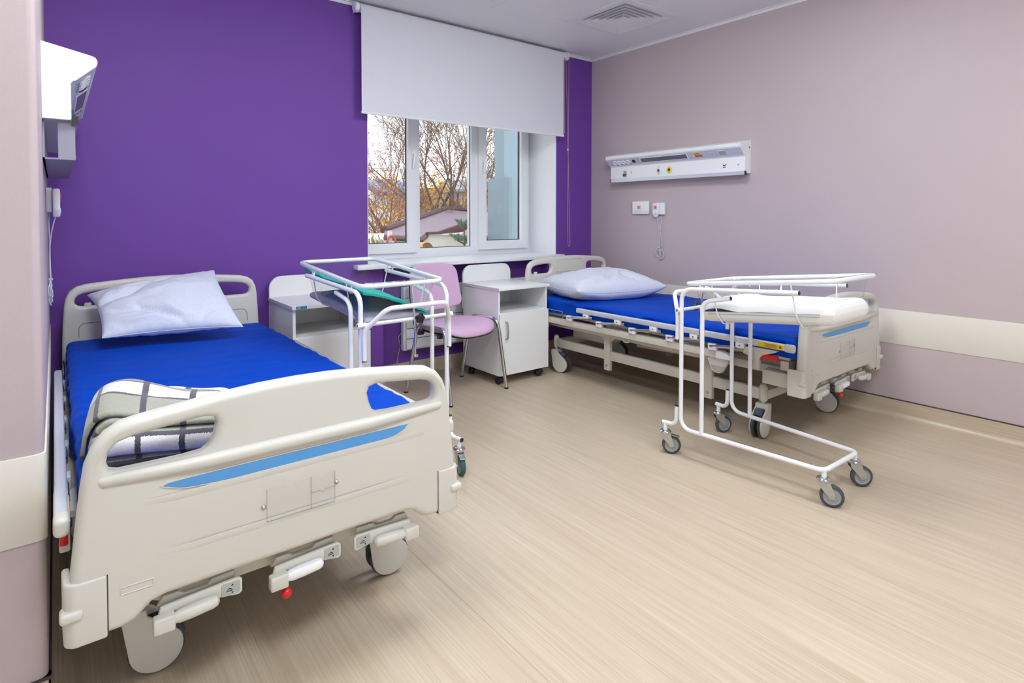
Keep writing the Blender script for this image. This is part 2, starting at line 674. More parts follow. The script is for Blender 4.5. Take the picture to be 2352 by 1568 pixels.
sash(1.772, 2.306, 2.270)
sash(2.922, 3.474, 2.962)
part_box('pane', M_GLASS, win, 2.345, 2.861, WY + .03, WY + .034, .938, 2.342)
bm = bmesh.new()
plate(bm, [(2.345, .938), (2.861, .938), (2.861, 2.342), (2.345, 2.342)], [[(2.352, .945), (2.854, .945), (2.854, 2.335), (2.352, 2.335)]], .01, 0, M.Translation((0, WY + .024, 0)) @ XZ)
finish('gasket', bm, M_GASKET, win)

# ceiling: panels on a 600 grid, backing above, edge trims
ceil = struct('ceiling', box(bmesh.new(), XW - .1, XR + .1, YW - .1, YB + .1, HC + .014, HC + .1), M_CEIL)
GX = [3.63 - .6 * i for i in range(11)]
GY = [3.205 - .6 * i for i in range(10)]
xs = [XR] + [g for g in GX if g > XW] + [XW]
ys = [YB] + [g for g in GY if g > YW] + [YW]
fill_cells = []
for lx, ly, sh in FILL_LAMPS:
    fill_cells.append((max(i for i in range(len(xs) - 1) if xs[i] > lx), max(j for j in range(len(ys) - 1) if ys[j] > ly)))
pm = {}
for i in range(len(xs) - 1):
    for j in range(len(ys) - 1):
        if (i, j) in fill_cells or (abs((xs[i] + xs[i + 1]) / 2 - 3.33) < .05 and abs((ys[j] + ys[j + 1]) / 2 - 2.905) < .05):
            continue
        w, h = xs[i] - xs[i + 1], ys[j] - ys[j + 1]
        key = (round(w, 3), round(h, 3))
        if key not in pm:
            bm = box(bmesh.new(), -w / 2 + .0006, w / 2 - .0006, -h / 2 + .0006, h / 2 - .0006, 0, .012, bev=.0012, seg=1)
            t_ = finish('ceiling_panel', bm, M_CEIL)
            pm[key] = t_.data
            o = t_
            o.parent = ceil
        else:
            o = link(bpy.data.objects.new('ceiling_panel', pm[key]), ceil)
        o.location = ((xs[i] + xs[i + 1]) / 2, (ys[j] + ys[j + 1]) / 2, HC)
bm = bmesh.new()
box(bm, XR - .022, XR, YW, YB, HC - .004, HC + .01)
box(bm, XR - .004, XR, YW, YB, HC - .022, HC)
struct('trim_3', bm, M_TRIM)
bm = bmesh.new()
box(bm, XL, XR, YB - .022, YB, HC - .004, HC + .01)
box(bm, XL, XR, YB - .004, YB, HC - .022, HC)
struct('trim_4', bm, M_TRIM)

# fill lamps added in the panel grid out of view, replacing bounced flash
for k, (lx, ly, sh) in enumerate(FILL_LAMPS):
    i, j = fill_cells[k]
    cx, cy = (xs[i] + xs[i + 1]) / 2, (ys[j] + ys[j + 1]) / 2
    t = thing('fill_lamp', ['square ceiling fill light added out of view over the left bed', 'square ceiling fill light added out of view over the middle of the room', 'square ceiling fill light added out of view above the camera', 'square ceiling fill light added out of view right of the camera'][k], 'lamp', (cx, cy, HC), group='added ceiling fill lights')
    part_box('fill_lamp_frame', M_TRIM, t, -.297, .297, -.297, .297, -.006, .008)
    part_box('diffuser', emit('fill_diffuser_%d' % k, (.885, .95, 1.0), FILL_W * sh / ((.55 * .55 + 4 * .55 * .06) * PI)), t, -.275, .275, -.275, .275, -.068, -.007, bev=.01)

# ceiling air diffuser
vt = thing('air_vent', 'white square ceiling air vent with nested louvres', 'air vent', (3.33, 2.905, HC))
bm = bmesh.new()
plate(bm, rrect(-.297, .297, -.297, .297, .002, 1), [rrect(-.245, .245, -.245, .245, .002, 1)], .008, .001, M.Translation((0, 0, 0)), seg=1)
finish('vent_frame', bm, M_TRIM, vt)
part_box('vent_box', M_GASKET, vt, -.27, .27, -.27, .27, .06, .10)
bm = bmesh.new()
for sx, sy in ((1, 0), (-1, 0), (0, 1), (0, -1)):
    if sx: box(bm, sx * .262, sx * .27, -.27, .27, .004, .09)
    else: box(bm, -.27, .27, sy * .262, sy * .27, .004, .09)
finish('vent_throat', bm, M_RUBBER, vt)
for k in range(6):
    ro = .240 - .040 * k
    ri = ro - .032
    bm = bmesh.new()
    lo = [bm.verts.new((sx * ro, sy * ro, -.003)) for sx, sy in ((-1, -1), (1, -1), (1, 1), (-1, 1))]
    hi = [bm.verts.new((sx * ri, sy * ri, .026)) for sx, sy in ((-1, -1), (1, -1), (1, 1), (-1, 1))]
    lip = [bm.verts.new((sx * (ro + .004), sy * (ro + .004), -.003)) for sx, sy in ((-1, -1), (1, -1), (1, 1), (-1, 1))]
    h2 = [bm.verts.new((sx * (ri + .004), sy * (ri + .004), .028)) for sx, sy in ((-1, -1), (1, -1), (1, 1), (-1, 1))]
    for i in range(4):
        n = (i + 1) % 4
        bm.faces.new((lo[i], lo[n], hi[n], hi[i]))
        bm.faces.new((lip[i], lip[n], lo[n], lo[i]))
        bm.faces.new((h2[i], h2[n], lip[n], lip[i]))
        bm.faces.new((hi[i], hi[n], h2[n], h2[i]))
    if k == 5:
        bm.faces.new(hi)
    finish('louver', bm, M_TRIM, vt)

# roller blind
bl = thing('roller_blind', 'white roller blind half drawn over the window', 'blind', (1.575, YB, 1.9))
bl.location = (0, 0, 0)
BY = YB - .058
bm = bmesh.new()
cyl(bm, (1.645, BY, 2.618), (3.565, BY, 2.618), .030, n=28)
finish('roller', bm, M_BLIND, bl)
bm = bmesh.new()
fabric = [(BY - .0305, 2.62), (BY - .0305, 2.3), (BY - .031, 1.915)]
box(bm, 1.648, 3.522, BY - .0315, BY - .0300, 1.912, 2.618)
finish('blind_fabric', bm, M_BLIND, bl)
bm = bmesh.new()
plate(bm, rrect(-.009, .009, -.006, .006, .005, 3), [], 1.88, .001, M.Translation((2.585, BY - .0308, 1.908)) @ M.Rotation(PI / 2, 4, 'Y'), seg=1)
finish('bottom_bar', bm, M_TRIM, bl)
for x in (1.632, 3.575):
    bm = bmesh.new()
    s = -1 if x < 2 else 1
    cyl(bm, (x - .006 * s, BY, 2.618), (x + .016 * s, BY, 2.618), .036, n=28)
    cyl(bm, (x + .014 * s, BY, 2.618), (x + .022 * s, BY, 2.618), .030, n=28)
    box(bm, x + .004 * s - .002, x + .004 * s + .002, BY, YB, 2.59, 2.645)
    finish('bracket', bm, M_PVC, bl)
M_CHAIN = mat('chain_beige', (196, 160, 150), .5)
part_tube('pull_chain', M_CHAIN, bl, fillet([(3.583, BY - .034, 2.61), (3.572, BY - .034, 1.2), (3.578, BY - .034, .95), (3.590, BY - .034, .925), (3.602, BY - .034, .95), (3.598, BY + .02, 2.61)], .03, 4), .0016, 6)
bm = bmesh.new()
tube(bm, [(3.534, BY - .03, 2.6), (3.534, BY - .03, 1.93)], .0014, 6)
finish('guide_cord', bm, M_CHAIN, bl)
part_box('chain_joint', M_PVC, bl, 3.568, 3.576, BY - .038, BY - .030, 1.78, 1.80, bev=.002)

# radiator under the sill
rd = thing('radiator', 'white slatted radiator in the niche under the window sill', 'radiator', (2.62, NY, .2))
rd.location = (0, 0, 0)
slm = None
for k in range(6):
    z0 = .216 + .0765 * k
    if slm is None:
        o = finish('slat', box(bmesh.new(), 2.035, 3.21, 3.842, 3.868, 0, .0705, bev=.004), M_PVC, rd)
        slm = o.data
    else:
        o = link(bpy.data.objects.new('slat', slm), rd)
    o.location = (0, 0, z0)
part_box('radiator_body', M_WHITE_STEEL, rd, 2.022, 3.222, 3.868, NY - .012, .20, .675, bev=.004)
for x in (2.3, 2.9):
    part_box('wall_bracket', M_WHITE_STEEL, rd, x, x + .04, NY - .014, NY - .001, .25, .6)
cb = part_tube('radiator_cable', M_CHAIN, None, fillet([(2.02, NY - .02, .33), (2.0, NY - .012, .30), (2.02, NY - .006, .23), (2.0, NY - .004, .15), (1.985, NY - .006, .06)], .03, 4), .003, 6)
tag(cb, 'thin reddish cable hanging from the left end of the radiator', 'cable')

# ------------------------------------------------------------------ hospital beds
def sym(half):
    """half outline listed from bottom centre-right up to top centre (x>=0) -> full closed outline"""
    return [(x, z) for x, z in half] + [(-x, z) for x, z in half[::-1]]


def smooth_closed(pts, n=4):
    """Catmull-Rom through closed 2d points"""
    out = []
    N = len(pts)
    for i in range(N):
        p0, p1, p2, p3 = (V(pts[(i + k) % N]) for k in (-1, 0, 1, 2))
        for s in range(n):
            t = s / n
            q = .5 * ((2 * p1) + (-p0 + p2) * t + (2 * p0 - 5 * p1 + 4 * p2 - p3) * t * t + (-p0 + 3 * p1 - 3 * p2 + p3) * t ** 3)
            out.append((q.x, q.y))
    return out


FOOT_HALF = [(.0, .342), (.15, .342), (.30, .341), (.328, .335), (.345, .320), (.362, .306), (.385, .300), (.415, .300), (.440, .305), (.460, .317), (.472, .337), (.477, .365), (.477, .40), (.475, .43),
             (.470, .48), (.463, .55), (.455, .62), (.447, .672), (.434, .705), (.412, .734), (.38, .752), (.34, .7585), (.26, .7675), (.18, .7765), (.09, .783), (0, .785)]
FOOT_HOLE = [(.190, .71), (.196, .724), (.214, .729), (.25, .7275), (.30, .722), (.36, .716), (.388, .708), (.404, .692), (.408, .668), (.403, .652), (.388, .646), (.33, .645), (.26, .645), (.222, .648), (.205, .660), (.196, .682)]
HEAD_HALF = [(.0, .335), (.20, .335), (.38, .335), (.42, .337), (.446, .346), (.463, .364), (.470, .39), (.470, .45), (.468, .56), (.464, .66), (.459, .74), (.452, .785), (.436, .82), (.408, .842), (.37, .853), (.30, .860), (.2, .8675), (.1, .874), (0, .876)]
HEAD_HOLE = [(.200, .790), (.208, .808), (.226, .816), (.27, .8165), (.33, .812), (.375, .806), (.40, .796), (.414, .779), (.414, .757), (.402, .744), (.38, .740), (.31, .740), (.245, .740), (.220, .744), (.206, .758)]


def board(name, half, hole, t, bev, parent, y):
    ol = sym(half)
    hs = [hole, mirror(hole)]
    bm = bmesh.new()
    plate(bm, ol, hs, t, bev, M.Translation((0, y, 0)) @ XZ, seg=6)
    return finish(name, bm, M_BEIGE, parent, sharp=60)


def bed_caster(parent, x, y, swivel):
    c = bpy.data.objects.new('caster', None)
    c.empty_display_size = .05
    link(c, parent)
    c.location = (x, y, 0)
    c.rotation_euler = (0, 0, swivel)
    R, off = .066, .045
    bm = bmesh.new()
    for s in (-1, 1):
        X = M.Translation((0, off, R)) @ M.Rotation(PI / 2, 4, 'Y')
        lathe(bm, [(0, .010 * s), (R - .006, .010 * s), (R, .014 * s), (R, .022 * s), (R - .006, .026 * s), (0, .026 * s)], 32, X)
    finish('tyre', bm, M_RUBBER, c)
    bm = bmesh.new()
    for s in (-1, 1):
        # side cover: disc blending up into the fork housing
        ol = []
        for k in range(28):
            a = 2 * PI * k / 28
            ol.append((off + (R - .006) * math.cos(a), R + (R - .006) * math.sin(a)))
        hull = []
        for k in range(19):
            a = PI * 1.08 + k / 18 * PI * 1.05
            hull.append((off + (R - .004) * math.cos(a), R + (R - .004) * math.sin(a)))
        hull += [(off + .034, .118), (.026, .158), (.022, .176), (-.026, .176), (-.030, .150), (-.024, .11)]
        plate(bm, hull, [], .009, .0035, M.Translation((s * .0300, 0, 0)) @ YZ, seg=3)
    box(bm, -.030, .030, -.026, .024, .140, .176, bev=.008, seg=3)
    finish('fork', bm, M_BEIGE, c)
    bm = bmesh.new()
    plate(bm, [(.020, .150), (.062, .156), (.084, .140), (.080, .126), (.056, .124), (.03, .118)], [], .040, .006, YZ, seg=3)
    finish('brake_pedal', bm, M_NAVY, c)
    bm = bmesh.new()
    cyl(bm, (0, 0, .17), (0, 0, .20), .013, n=14)
    finish('stem', bm, M_ZINC, c)
    return c


def crank(parent, x0, z0, flip, yaw=0., out=0., red=False):
    """folding crank handle under the foot end; x0 is the hinge end, arm runs to +x (flip=1) or -x"""
    c = bpy.data.objects.new('crank_handle', None)
    c.empty_display_size = .05
    link(c, parent)
    c.location = (x0, .02, z0)
    c.rotation_euler = (0, 0, yaw)
    f = flip
    bm = bmesh.new()
    # hinge bracket: bent steel plate
    ol = [(0, .0), (.012 * f, .022), (.045 * f, .022), (.055 * f, .014), (.105 * f, .014), (.115 * f, .024), (.165 * f, .026), (.168 * f, .002)]
    plate(bm, ol, [], .014, .004, M.Translation((0, .03, .002)) @ XZ, seg=2)
    finish('bracket', bm, M_BEIGE_STEEL, c)
    bm = bmesh.new()
    ol = [(0, -.010), (.005 * f, .008), (.10 * f, .013), (.172 * f, .016), (.180 * f, .008), (.180 * f, -.022), (.172 * f, -.028), (.12 * f, -.018), (.06 * f, -.012)]
    plate(bm, ol, [], .012, .004, M.Translation((0, .012, 0)) @ XZ, seg=2)
    a = finish('arm', bm, M_BEIGE, c)
    bm = bmesh.new()
    plate(bm, rrect(min(.132 * f, .174 * f), max(.132 * f, .174 * f), -.020, .011, .004, 3), [], .002, .0005, M.Translation((0, .0058, 0)) @ XZ, seg=1)
    finish('symbol_plate', bm, M_GREYLAB, a)
    bm = bmesh.new()
    X = M.Translation((0, .0046, 0)) @ XZ
    cx = .152 * f
    for pts in ([(cx - .010, -.010), (cx + .006, -.010), (cx + .006, -.0085), (cx - .010, -.0085)], [(cx - .010, -.008), (cx - .002, -.002), (cx + .004, -.006), (cx + .003, -.0075), (cx - .002, -.0045)], [(cx + .002, .002), (cx + .007, .002), (cx + .0045, .007)], [(cx + .002, -.013), (cx + .007, -.013), (cx + .0045, -.0175)]):
        plate(bm, pts, [], .0006, 0, X)
    g = finish('symbol_print', bm, M_PRINT, a)
    g['kind'] = 'stuff'
    bm = bmesh.new()
    h0, h1 = V((.006 * f, -.006, -.020)), V((.124 * f, -.006, -.014))
    lathe(bm, [(0, 0), (.010, .001), (.0125, .005), (.0125, .030), (.0145, .034), (.0155, .06), (.0145, .105), (.012, .114), (.006, .119), (0, .12)], 16, axis_xf(h0 + (h1 - h0) * .0, h1 - h0))
    finish('grip', bm, M_WHITE_STEEL if red else M_BEIGE, c)
    bm = bmesh.new()
    box(bm, min(-.012 * f, .032 * f), max(-.012 * f, .032 * f), -.020, .008, -.040, -.004, bev=.005, seg=3)
    finish('hinge_block', bm, M_BEIGE, c)
    if red:
        bm = bmesh.new()
        X = M.Translation((.030 * f, -.004, -.062))
        lathe(bm, [(0, -.013), (.007, -.011), (.0115, -.006), (.013, 0), (.0115, .006), (.007, .011), (.004, .013), (.004, .026), (0, .026)], 18, X)
        finish('red_knob', bm, M_RED, c)
    return c


def make_bed():
    bed = thing('hospital_bed', '', 'bed', group='hospital beds')
    # ---- foot board
    fb = board('footboard', FOOT_HALF, FOOT_HOLE, .052, .019, bed, .026)
    FY = .026 - .026     # front face plane y = 0
    # raised roll below the grip openings and shallow mouldings
    bm = bmesh.new()
    pts = [(-.444, .024, .645), (-.415, .006, .632), (-.2, -.003, .629), (0, -.003, .629), (.2, -.003, .629), (.415, .006, .632), (.444, .024, .645)]
    tube(bm, pts, [.006, .013, .0165, .0165, .0165, .013, .006], 14)
    finish('roll_molding', bm, M_BEIGE, fb, sharp=60)
    bm = bmesh.new()
    mid = [(.168, .652), (.168, .74), (.155, .7635), (.08, .769), (-.08, .769), (-.155, .7635), (-.168, .74), (-.168, .652)]
    for z, x in ((.562, .40), (.438, .36)):
        pr = [(-.002, .010), (-.0042, .0), (.002, -.013)]
        rows = []
        for xx in (-x, -x + .12, x - .12, x):
            k = 0. if abs(xx) == x else 1.
            rows.append([bm.verts.new((xx, .002 + (y_ - .002) * k, z + z_)) for y_, z_ in pr])
        for a, b in zip(rows, rows[1:]):
            for i in range(2):
                bm.faces.new((a[i], a[i + 1], b[i + 1], b[i]))
    finish('crease_molding', bm, M_BEIGE, fb, sharp=20)['kind'] = 'stuff'
    # inlay
    inl = smooth_closed([(-.294, .597), (-.1, .5985), (.1, .5985), (.29, .5985), (.305, .596), (.285, .581), (.24, .572), (.12, .5685), (0, .568), (-.12, .5705), (-.24, .5765), (-.283, .585)], 3)
    bm = bmesh.new()
    plate(bm, inl, [], .003, .001, M.Translation((0, -.0004, 0)) @ XZ, seg=1)
    finish('inlay', bm, M_INLAY, fb)
    big = smooth_closed([(x * 1.022, (z - .583) * 1.26 + .583) for x, z in inl[::3]], 3)
    bm = bmesh.new()
    plate(bm, big, [inl], .007, .002, M.Translation((0, .0012, 0)) @ XZ, seg=2)
    finish('inlay_rim', bm, M_BEIGE, fb)
    # clear chart holder with screws
    bm = bmesh.new()
    ol = [(-.084, .441), (.089, .441), (.089, .524), (.066, .524), (.060, .516), (.055, .511), (.050, .516), (.044, .524), (.028, .524), (-.016, .524), (-.022, .512), (-.034, .512), (-.042, .524), (-.084, .524)]
    plate(bm, ol, [], .003, .001, M.Translation((0, -.006, 0)) @ XZ, seg=1)
    ch = finish('chart_holder', bm, clear('chart_clear', (.99, .99, .99), .12, .012), fb)
    bm = bmesh.new()
    for p in ([(-.084, .524), (-.084, .441), (.089, .441), (.089, .524)], [(.026, .524), (.026, .441)], [(.026, .482), (.050, .482), (.056, .476), (.062, .482), (.089, .482)]):
        tube(bm, [(x, -.0055, z) for x, z in p], .0013, 6)
    g = finish('chart_holder_edge', bm, clear('acrylic_edge', (.86, .88, .88), .5, .16), fb)
    g['kind'] = 'stuff'
    for sx, sz in ((-.0905, .478), (.0955, .489)):
        bm = bmesh.new()
        lathe(bm, [(0, .004), (.003, .004), (.0055, .002), (.006, 0)], 14, axis_xf((sx, -.001, sz), (0, -1, 0)))
        lathe(bm, [(0, .0042), (.0022, .0042)], 6, axis_xf((sx, -.001, sz), (0, -1, 0)))
        finish('screw', bm, M_ZINC, fb)
    # small embossed frame
    bm = bmesh.new()
    plate(bm, rrect(-.388, -.325, .376, .394, .002, 2), [rrect(-.3855, -.3275, .3785, .3915, .001, 2)], .0036, .0008, XZ, seg=1)
    finish('embossed_frame', bm, M_BEIGE, fb)
    # corner bumpers with release latch
    for s in (-1, 1):
        bm = bmesh.new()
        ol = [(s * .411, -.003), (s * .470, -.003), (s * .486, .010), (s * .488, .085), (s * .474, .088), (s * .470, .05), (s * .411, .05)]
        ol = [(p[0], p[1]) for p in fillet([(a, b, 0) for a, b in ol], [.004, .02, .02, .006, .006, .004, .004], 5, True)]
        plate(bm, ol, [], .136, .006, M.Translation((0, 0, .364)), seg=3)
        cb_ = finish('corner_bumper', bm, M_BEIGE, fb, sharp=50)
        bm = bmesh.new()
        box(bm, min(s * .452, s * .493), max(s * .452, s * .493), -.010, .03, .355, .378, bev=.008, seg=3)
        finish('release_latch', bm, M_BEIGE, fb)
        bm = bmesh.new()
        box(bm, min(s * .409, s * .4112), max(s * .409, s * .4112), -.0008, .01, .302, .432)
        finish('seam', bm, M_DARK, fb)
    # ---- head board
    hb = board('headboard', HEAD_HALF, HEAD_HOLE, .046, .017, bed, 2.19)
    bm = bmesh.new()
    pan = [(p[0], p[1]) for p in fillet([(-.15, .755, 0), (.15, .755, 0), (.135, .845, 0), (-.135, .845, 0)], .012, 4, True)]
    big = [(p[0], p[1]) for p in fillet([(-.165, .745, 0), (.165, .745, 0), (.150, .853, 0), (-.150, .853, 0)], .014, 4, True)]
    plate(bm, big, [pan], .006, .002, M.Translation((0, 2.167, 0)) @ XZ, seg=2)
    finish('panel_rim', bm, M_BEIGE, hb)
    for s in (-1, 1):
        bm = bmesh.new()
        pts = fillet([(s * .26, 2.1665, .585), (s * .26, 2.1665, .655), (s * .40, 2.1665, .655), (s * .40, 2.1665, .585)], .03, 5)
        tube(bm, pts, .0012, 6)
        finish('panel_line', bm, M_DARK, hb)
    bm = bmesh.new()
    lathe(bm, [(.016, 0), (.016, .012), (.013, .018), (0, .018)], 16, axis_xf((-.36, 2.19, .738), (0, 0, 1)))
    finish('plug_cap', bm, M_BEIGE_STEEL, hb)
    # ---- mattress platform and upper frame
    for s in (-1, 1):
        fr = part_box('upper_frame', M_BEIGE_STEEL, bed, s * .455 - .018, s * .455 + .018, .48, 2.13, .405, .447, bev=.004)
        bm = bmesh.new()
        ol = [(.50, .403), (.50, .449), (.46, .449), (.425, .437), (.405, .424), (.41, .405)]
        plate(bm, ol, [], .040, .006, M.Translation((s * .455, 0, 0)) @ YZ, seg=3)
        finish('end_cap', bm, M_WHITE_STEEL, fr)
        bm = bmesh.new()
        ol = smooth_closed([(.43, .405), (.55, .405), (.545, .36), (.53, .33), (.50, .318), (.47, .325), (.445, .36)], 4)
        plate(bm, ol, [], .022, .005, M.Translation((s * .452, 0, 0)) @ YZ, seg=3)
        g = finish('angle_gauge', bm, M_BEIGE, fr)
        bm = bmesh.new()
        ol = [(.49 + .042 * math.cos(PI + k / 12 * PI), .362 + .034 * math.sin(PI + k / 12 * PI)) for k in range(13)]
        plate(bm, ol, [], .003, .001, M.Translation((s * .464, 0, 0)) @ YZ, seg=1)
        finish('gauge_dial', bm, M_GREYLAB, fr)
    bm = bmesh.new()
    for y0, y1 in ((.10, .58), (.60, .98), (1.0, 1.30), (1.32, 2.10)):
        box(bm, -.43, .43, y0, y1, .458, .478, bev=.004)
    finish('mattress_platform', bm, M_BEIGE_STEEL, bed)['kind'] = 'stuff'
    for y0 in (.10, .70, 1.31, 2.05):
        part_box('cross_member', M_BEIGE_STEEL, bed, -.44, .44, y0, y0 + .045, .405, .456, bev=.004)
    for s in (-1, 1):
        part_box('inner_rail', M_BEIGE_STEEL, bed, s * .36 - .02, s * .36 + .02, .06, 2.1, .360, .404, bev=.004)
    # foot cross beam (tapered) behind the cranks
    bm = bmesh.new()
    plate(bm, [(-.36, .40), (-.325, .300), (-.29, .282), (.165, .282), (.19, .286), (.345, .345), (.36, .40)], [], .05, .006, M.Translation((0, .10, 0)) @ XZ, seg=3)
    finish('crank_beam', bm, M_BEIGE_STEEL, bed)
    for s in (-1, 1):
        part_box('board_socket', M_BEIGE_STEEL, bed, s * .41 - .035, s * .41 + .035, .045, .24, .318, .392, bev=.005)
        part_box('board_socket', M_BEIGE_STEEL, bed, s * .41 - .03, s * .41 + .03, 2.0, 2.172, .345, .40, bev=.005)
    # ---- base frame
    for s in (-1, 1):
        part_box('base_rail', M_BEIGE_STEEL, bed, s * .335 - .016, s * .335 + .016, .27, 1.985, .195, .258, bev=.005)
        for yy in (.29, 1.965):
            bm = bmesh.new()
            lathe(bm, [(.021, .19), (.022, .20), (.022, .262), (.018, .276), (.010, .283), (0, .285)], 18, M.Translation((s * .335, yy, 0)))
            finish('caster_post', bm, M_BEIGE_STEEL, bed)
        for yy in (.62, 1.42):
            bm = bmesh.new()
            box(bm, s * .347 - .014, s * .347 + .014, yy - .027, yy + .027, .125, .405, bev=.003)
            p_ = finish('lift_post', bm, M_BEIGE_STEEL, bed)
            for w in (-1, 1):
                bm = bmesh.new()
                ol = smooth_closed([(yy + w * .024, .404), (yy + w * .075, .404), (yy + w * .078, .385), (yy + w * .060, .368), (yy + w * .058, .350), (yy + w * .040, .335), (yy + w * .024, .33)], 3)
                plate(bm, ol, [], .008, .002, M.Translation((s * .350, 0, 0)) @ YZ, seg=1)
                finish('gusset', bm, M_BEIGE_STEEL, p_)
            bm = bmesh.new()
            lathe(bm, [(0, .008), (.007, .008), (.0085, .004), (.0085, 0)], 6, axis_xf((s * .361, yy, .16), (s, 0, 0)))
            finish('bolt', bm, M_ZINC, p_)
    for yy in (.29, 1.965):
        part_box('base_cross_rail', M_BEIGE_STEEL, bed, -.33, .33, yy - .025, yy + .025, .20, .25, bev=.004)
    for yy in (.62, 1.42):
        bm = bmesh.new()
        cyl(bm, (-.34, yy, .335), (.34, yy, .335), .019, n=14)
        finish('torsion_tube', bm, M_BEIGE_STEEL, bed)
    part_box('gear_box', M_BEIGE_STEEL, bed, -.26, -.12, 1.50, 1.86, .275, .36, bev=.006)
    part_box('gear_cover', M_RUBBER, bed, -.25, -.13, 1.52, 1.84, .358, .372, bev=.004)
    for x, y0, y1, z0, z1 in ((-.17, .16, 1.30, .34, .30), (0, .16, 1.0, .345, .31), (.17, .16, 1.30, .34, .30)):
        bm = bmesh.new()
        cyl(bm, (x, y0, z0), (x, y0 + (y1 - y0) * .45, z0 + (z1 - z0) * .45), .010, n=12)
        cyl(bm, (x, y0 + (y1 - y0) * .45, z0 + (z1 - z0) * .45), (x, y1, z1), .017, n=14)
        finish('drive_screw', bm, M_BEIGE_STEEL, bed)
    for s in (-1, 1):
        bm = bmesh.new()
        tube(bm, fillet([(s * .43, 1.16, .40), (s * .43, 1.16, .372), (s * .43, 1.21, .372), (s * .43, 1.21, .40)], .015, 4), .006, 8)
        finish('bag_hook', bm, M_BEIGE, bed)
        bm = bmesh.new()
        tube(bm, fillet([(s * .465, 2.02, .452), (s * .465, 2.02, .505), (s * .465, 1.76, .505), (s * .465, 1.76, .452)], .012, 4), .004, 8)
        finish('mattress_stop', bm, M_CHROME, bed)
    # casters
    for x, y, a in ((-.335, .29, -PI / 2 - .12), (.335, .29, -PI / 2 - .05), (-.335, 1.965, 3.0), (.335, 1.965, .6)):
        bed_caster(bed, x, y, a)
    # cranks
    crank(bed, -.315, .294, 1, red=False)
    crank(bed, -.062, .292, 1, red=True)
    crank(bed, .335, .292, -1, red=False)
    # ---- folded side rails
    for s in (-1, 1):
        sr = bpy.data.objects.new('side_rail', None)
        sr.empty_display_size = .05
        link(sr, bed)
        bm = bmesh.new()
        box(bm, s * .486 - .013, s * .486 + .013, .085, 1.59, .520, .554, bev=.008, seg=3)
        finish('top_bar', bm, M_ALU, sr)
        bm = bmesh.new()
        box(bm, s * .486 - .0145, s * .486 + .0145, .045, .10, .515, .557, bev=.012, seg=4)
        finish('end_cap', bm, M_BEIGE, sr)
        bm = bmesh.new()
        box(bm, s * .486 - .0135, s * .486 + .0135, .10, .235, .523, .548, bev=.001, seg=1)
        lb_ = finish('warning_label', bm, M_YELLOW, sr)
        bm = bmesh.new()
        for k in range(5):
            z = .5445 - k * .0043
            box(bm, s * .4995 - .0004, s * .4995 + .0004, .135, .205 - .008 * (k % 3), z - .0008, z + .0006)
        g = finish('warning_print', bm, M_PRINT, sr)
        g['kind'] = 'stuff'
        bm = bmesh.new()
        box(bm, s * .4995 - .0004, s * .4995 + .0004, .110, .120, .530, .542)
        finish('warning_mark', bm, M_REDLAB, sr)
        # folded stanchions
        for k in range(5):
            yt = 1.50 - k * .29
            yb = yt + .115 - .0 * k
            bm = bmesh.new()
            box(bm, s * .484 - .013, s * .484 + .013, yt - .026, yt + .026, .492, .524, bev=.005, seg=2)
            u = finish('upper_bracket', bm, M_WHITE_STEEL, sr)
            bm = bmesh.new()
            lathe(bm, [(0, .002), (.004, .002), (.004, 0)], 10, axis_xf((s * .497, yt, .507), (s, 0, 0)))
            finish('pin', bm, M_RUBBER, sr)
            if k < 5:
                bm = bmesh.new()
                box(bm, s * .474 - .013, s * .474 + .013, yb - .026 + .06, yb + .026 + .06, .447, .486, bev=.005, seg=2)
                finish('lower_bracket', bm, M_WHITE_STEEL, sr)
                bm = bmesh.new()
                lathe(bm, [(0, .002), (.004, .002), (.004, 0)], 10, axis_xf((s * .487, yb + .06, .470), (s, 0, 0)))
                finish('pin', bm, M_RUBBER, sr)
                bm = bmesh.new()
                tube(bm, [(s * .478, yb + .075, .470), (s * .478, yb - .17, .500)], .0105, 12)
                finish('stanchion', bm, M_CHROME, sr)
        # release trigger
        bm = bmesh.new()
        ol = [(.13, .513), (.29, .513), (.315, .50), (.325, .47), (.30, .462), (.27, .452), (.262, .40), (.235, .398), (.232, .455), (.21, .478), (.15, .50)]
        plate(bm, ol, [], .022, .004, M.Translation((s * .480, 0, 0)) @ YZ, seg=2)
        finish('latch_arm', bm, M_BEIGE, sr)
        bm = bmesh.new()
        ol = [(.133, .482), (.225, .488), (.232, .462), (.222, .448), (.212, .462), (.198, .464), (.19, .458), (.176, .462), (.165, .456), (.15, .46), (.136, .458)]
        plate(bm, ol, [], .016, .003, M.Translation((s * .482, 0, 0)) @ YZ, seg=2)
        finish('release_trigger', bm, M_RED, sr)
    return bed


bedA = make_bed()
bedA.location = (.487, 1.50, 0)
bedB = copy_tree(bedA)
bedB.location = (3.383, 1.345, 0)
for _c in bedB.children:
    if _c.name.startswith('caster') and not _c.name.startswith('caster_post'):
        _x, _y = _c.location.x, _c.location.y
        _c.rotation_euler.z = (1.67 if _x < 0 else 3.34) if _y < 1 else 3.45
for _c in bedA.children:
    if _c.name.startswith('caster') and not _c.name.startswith('caster_post') and _c.location.y < 1:
        for _g in list(_c.children):
            if _g.name.startswith('brake_pedal'):
                bpy.data.objects.remove(_g, do_unlink=True)
bedA['label'] = 'beige hospital bed on the left with the checked blanket behind its footboard'
bedB['label'] = 'beige hospital bed along the right wall under the medical wall panel'


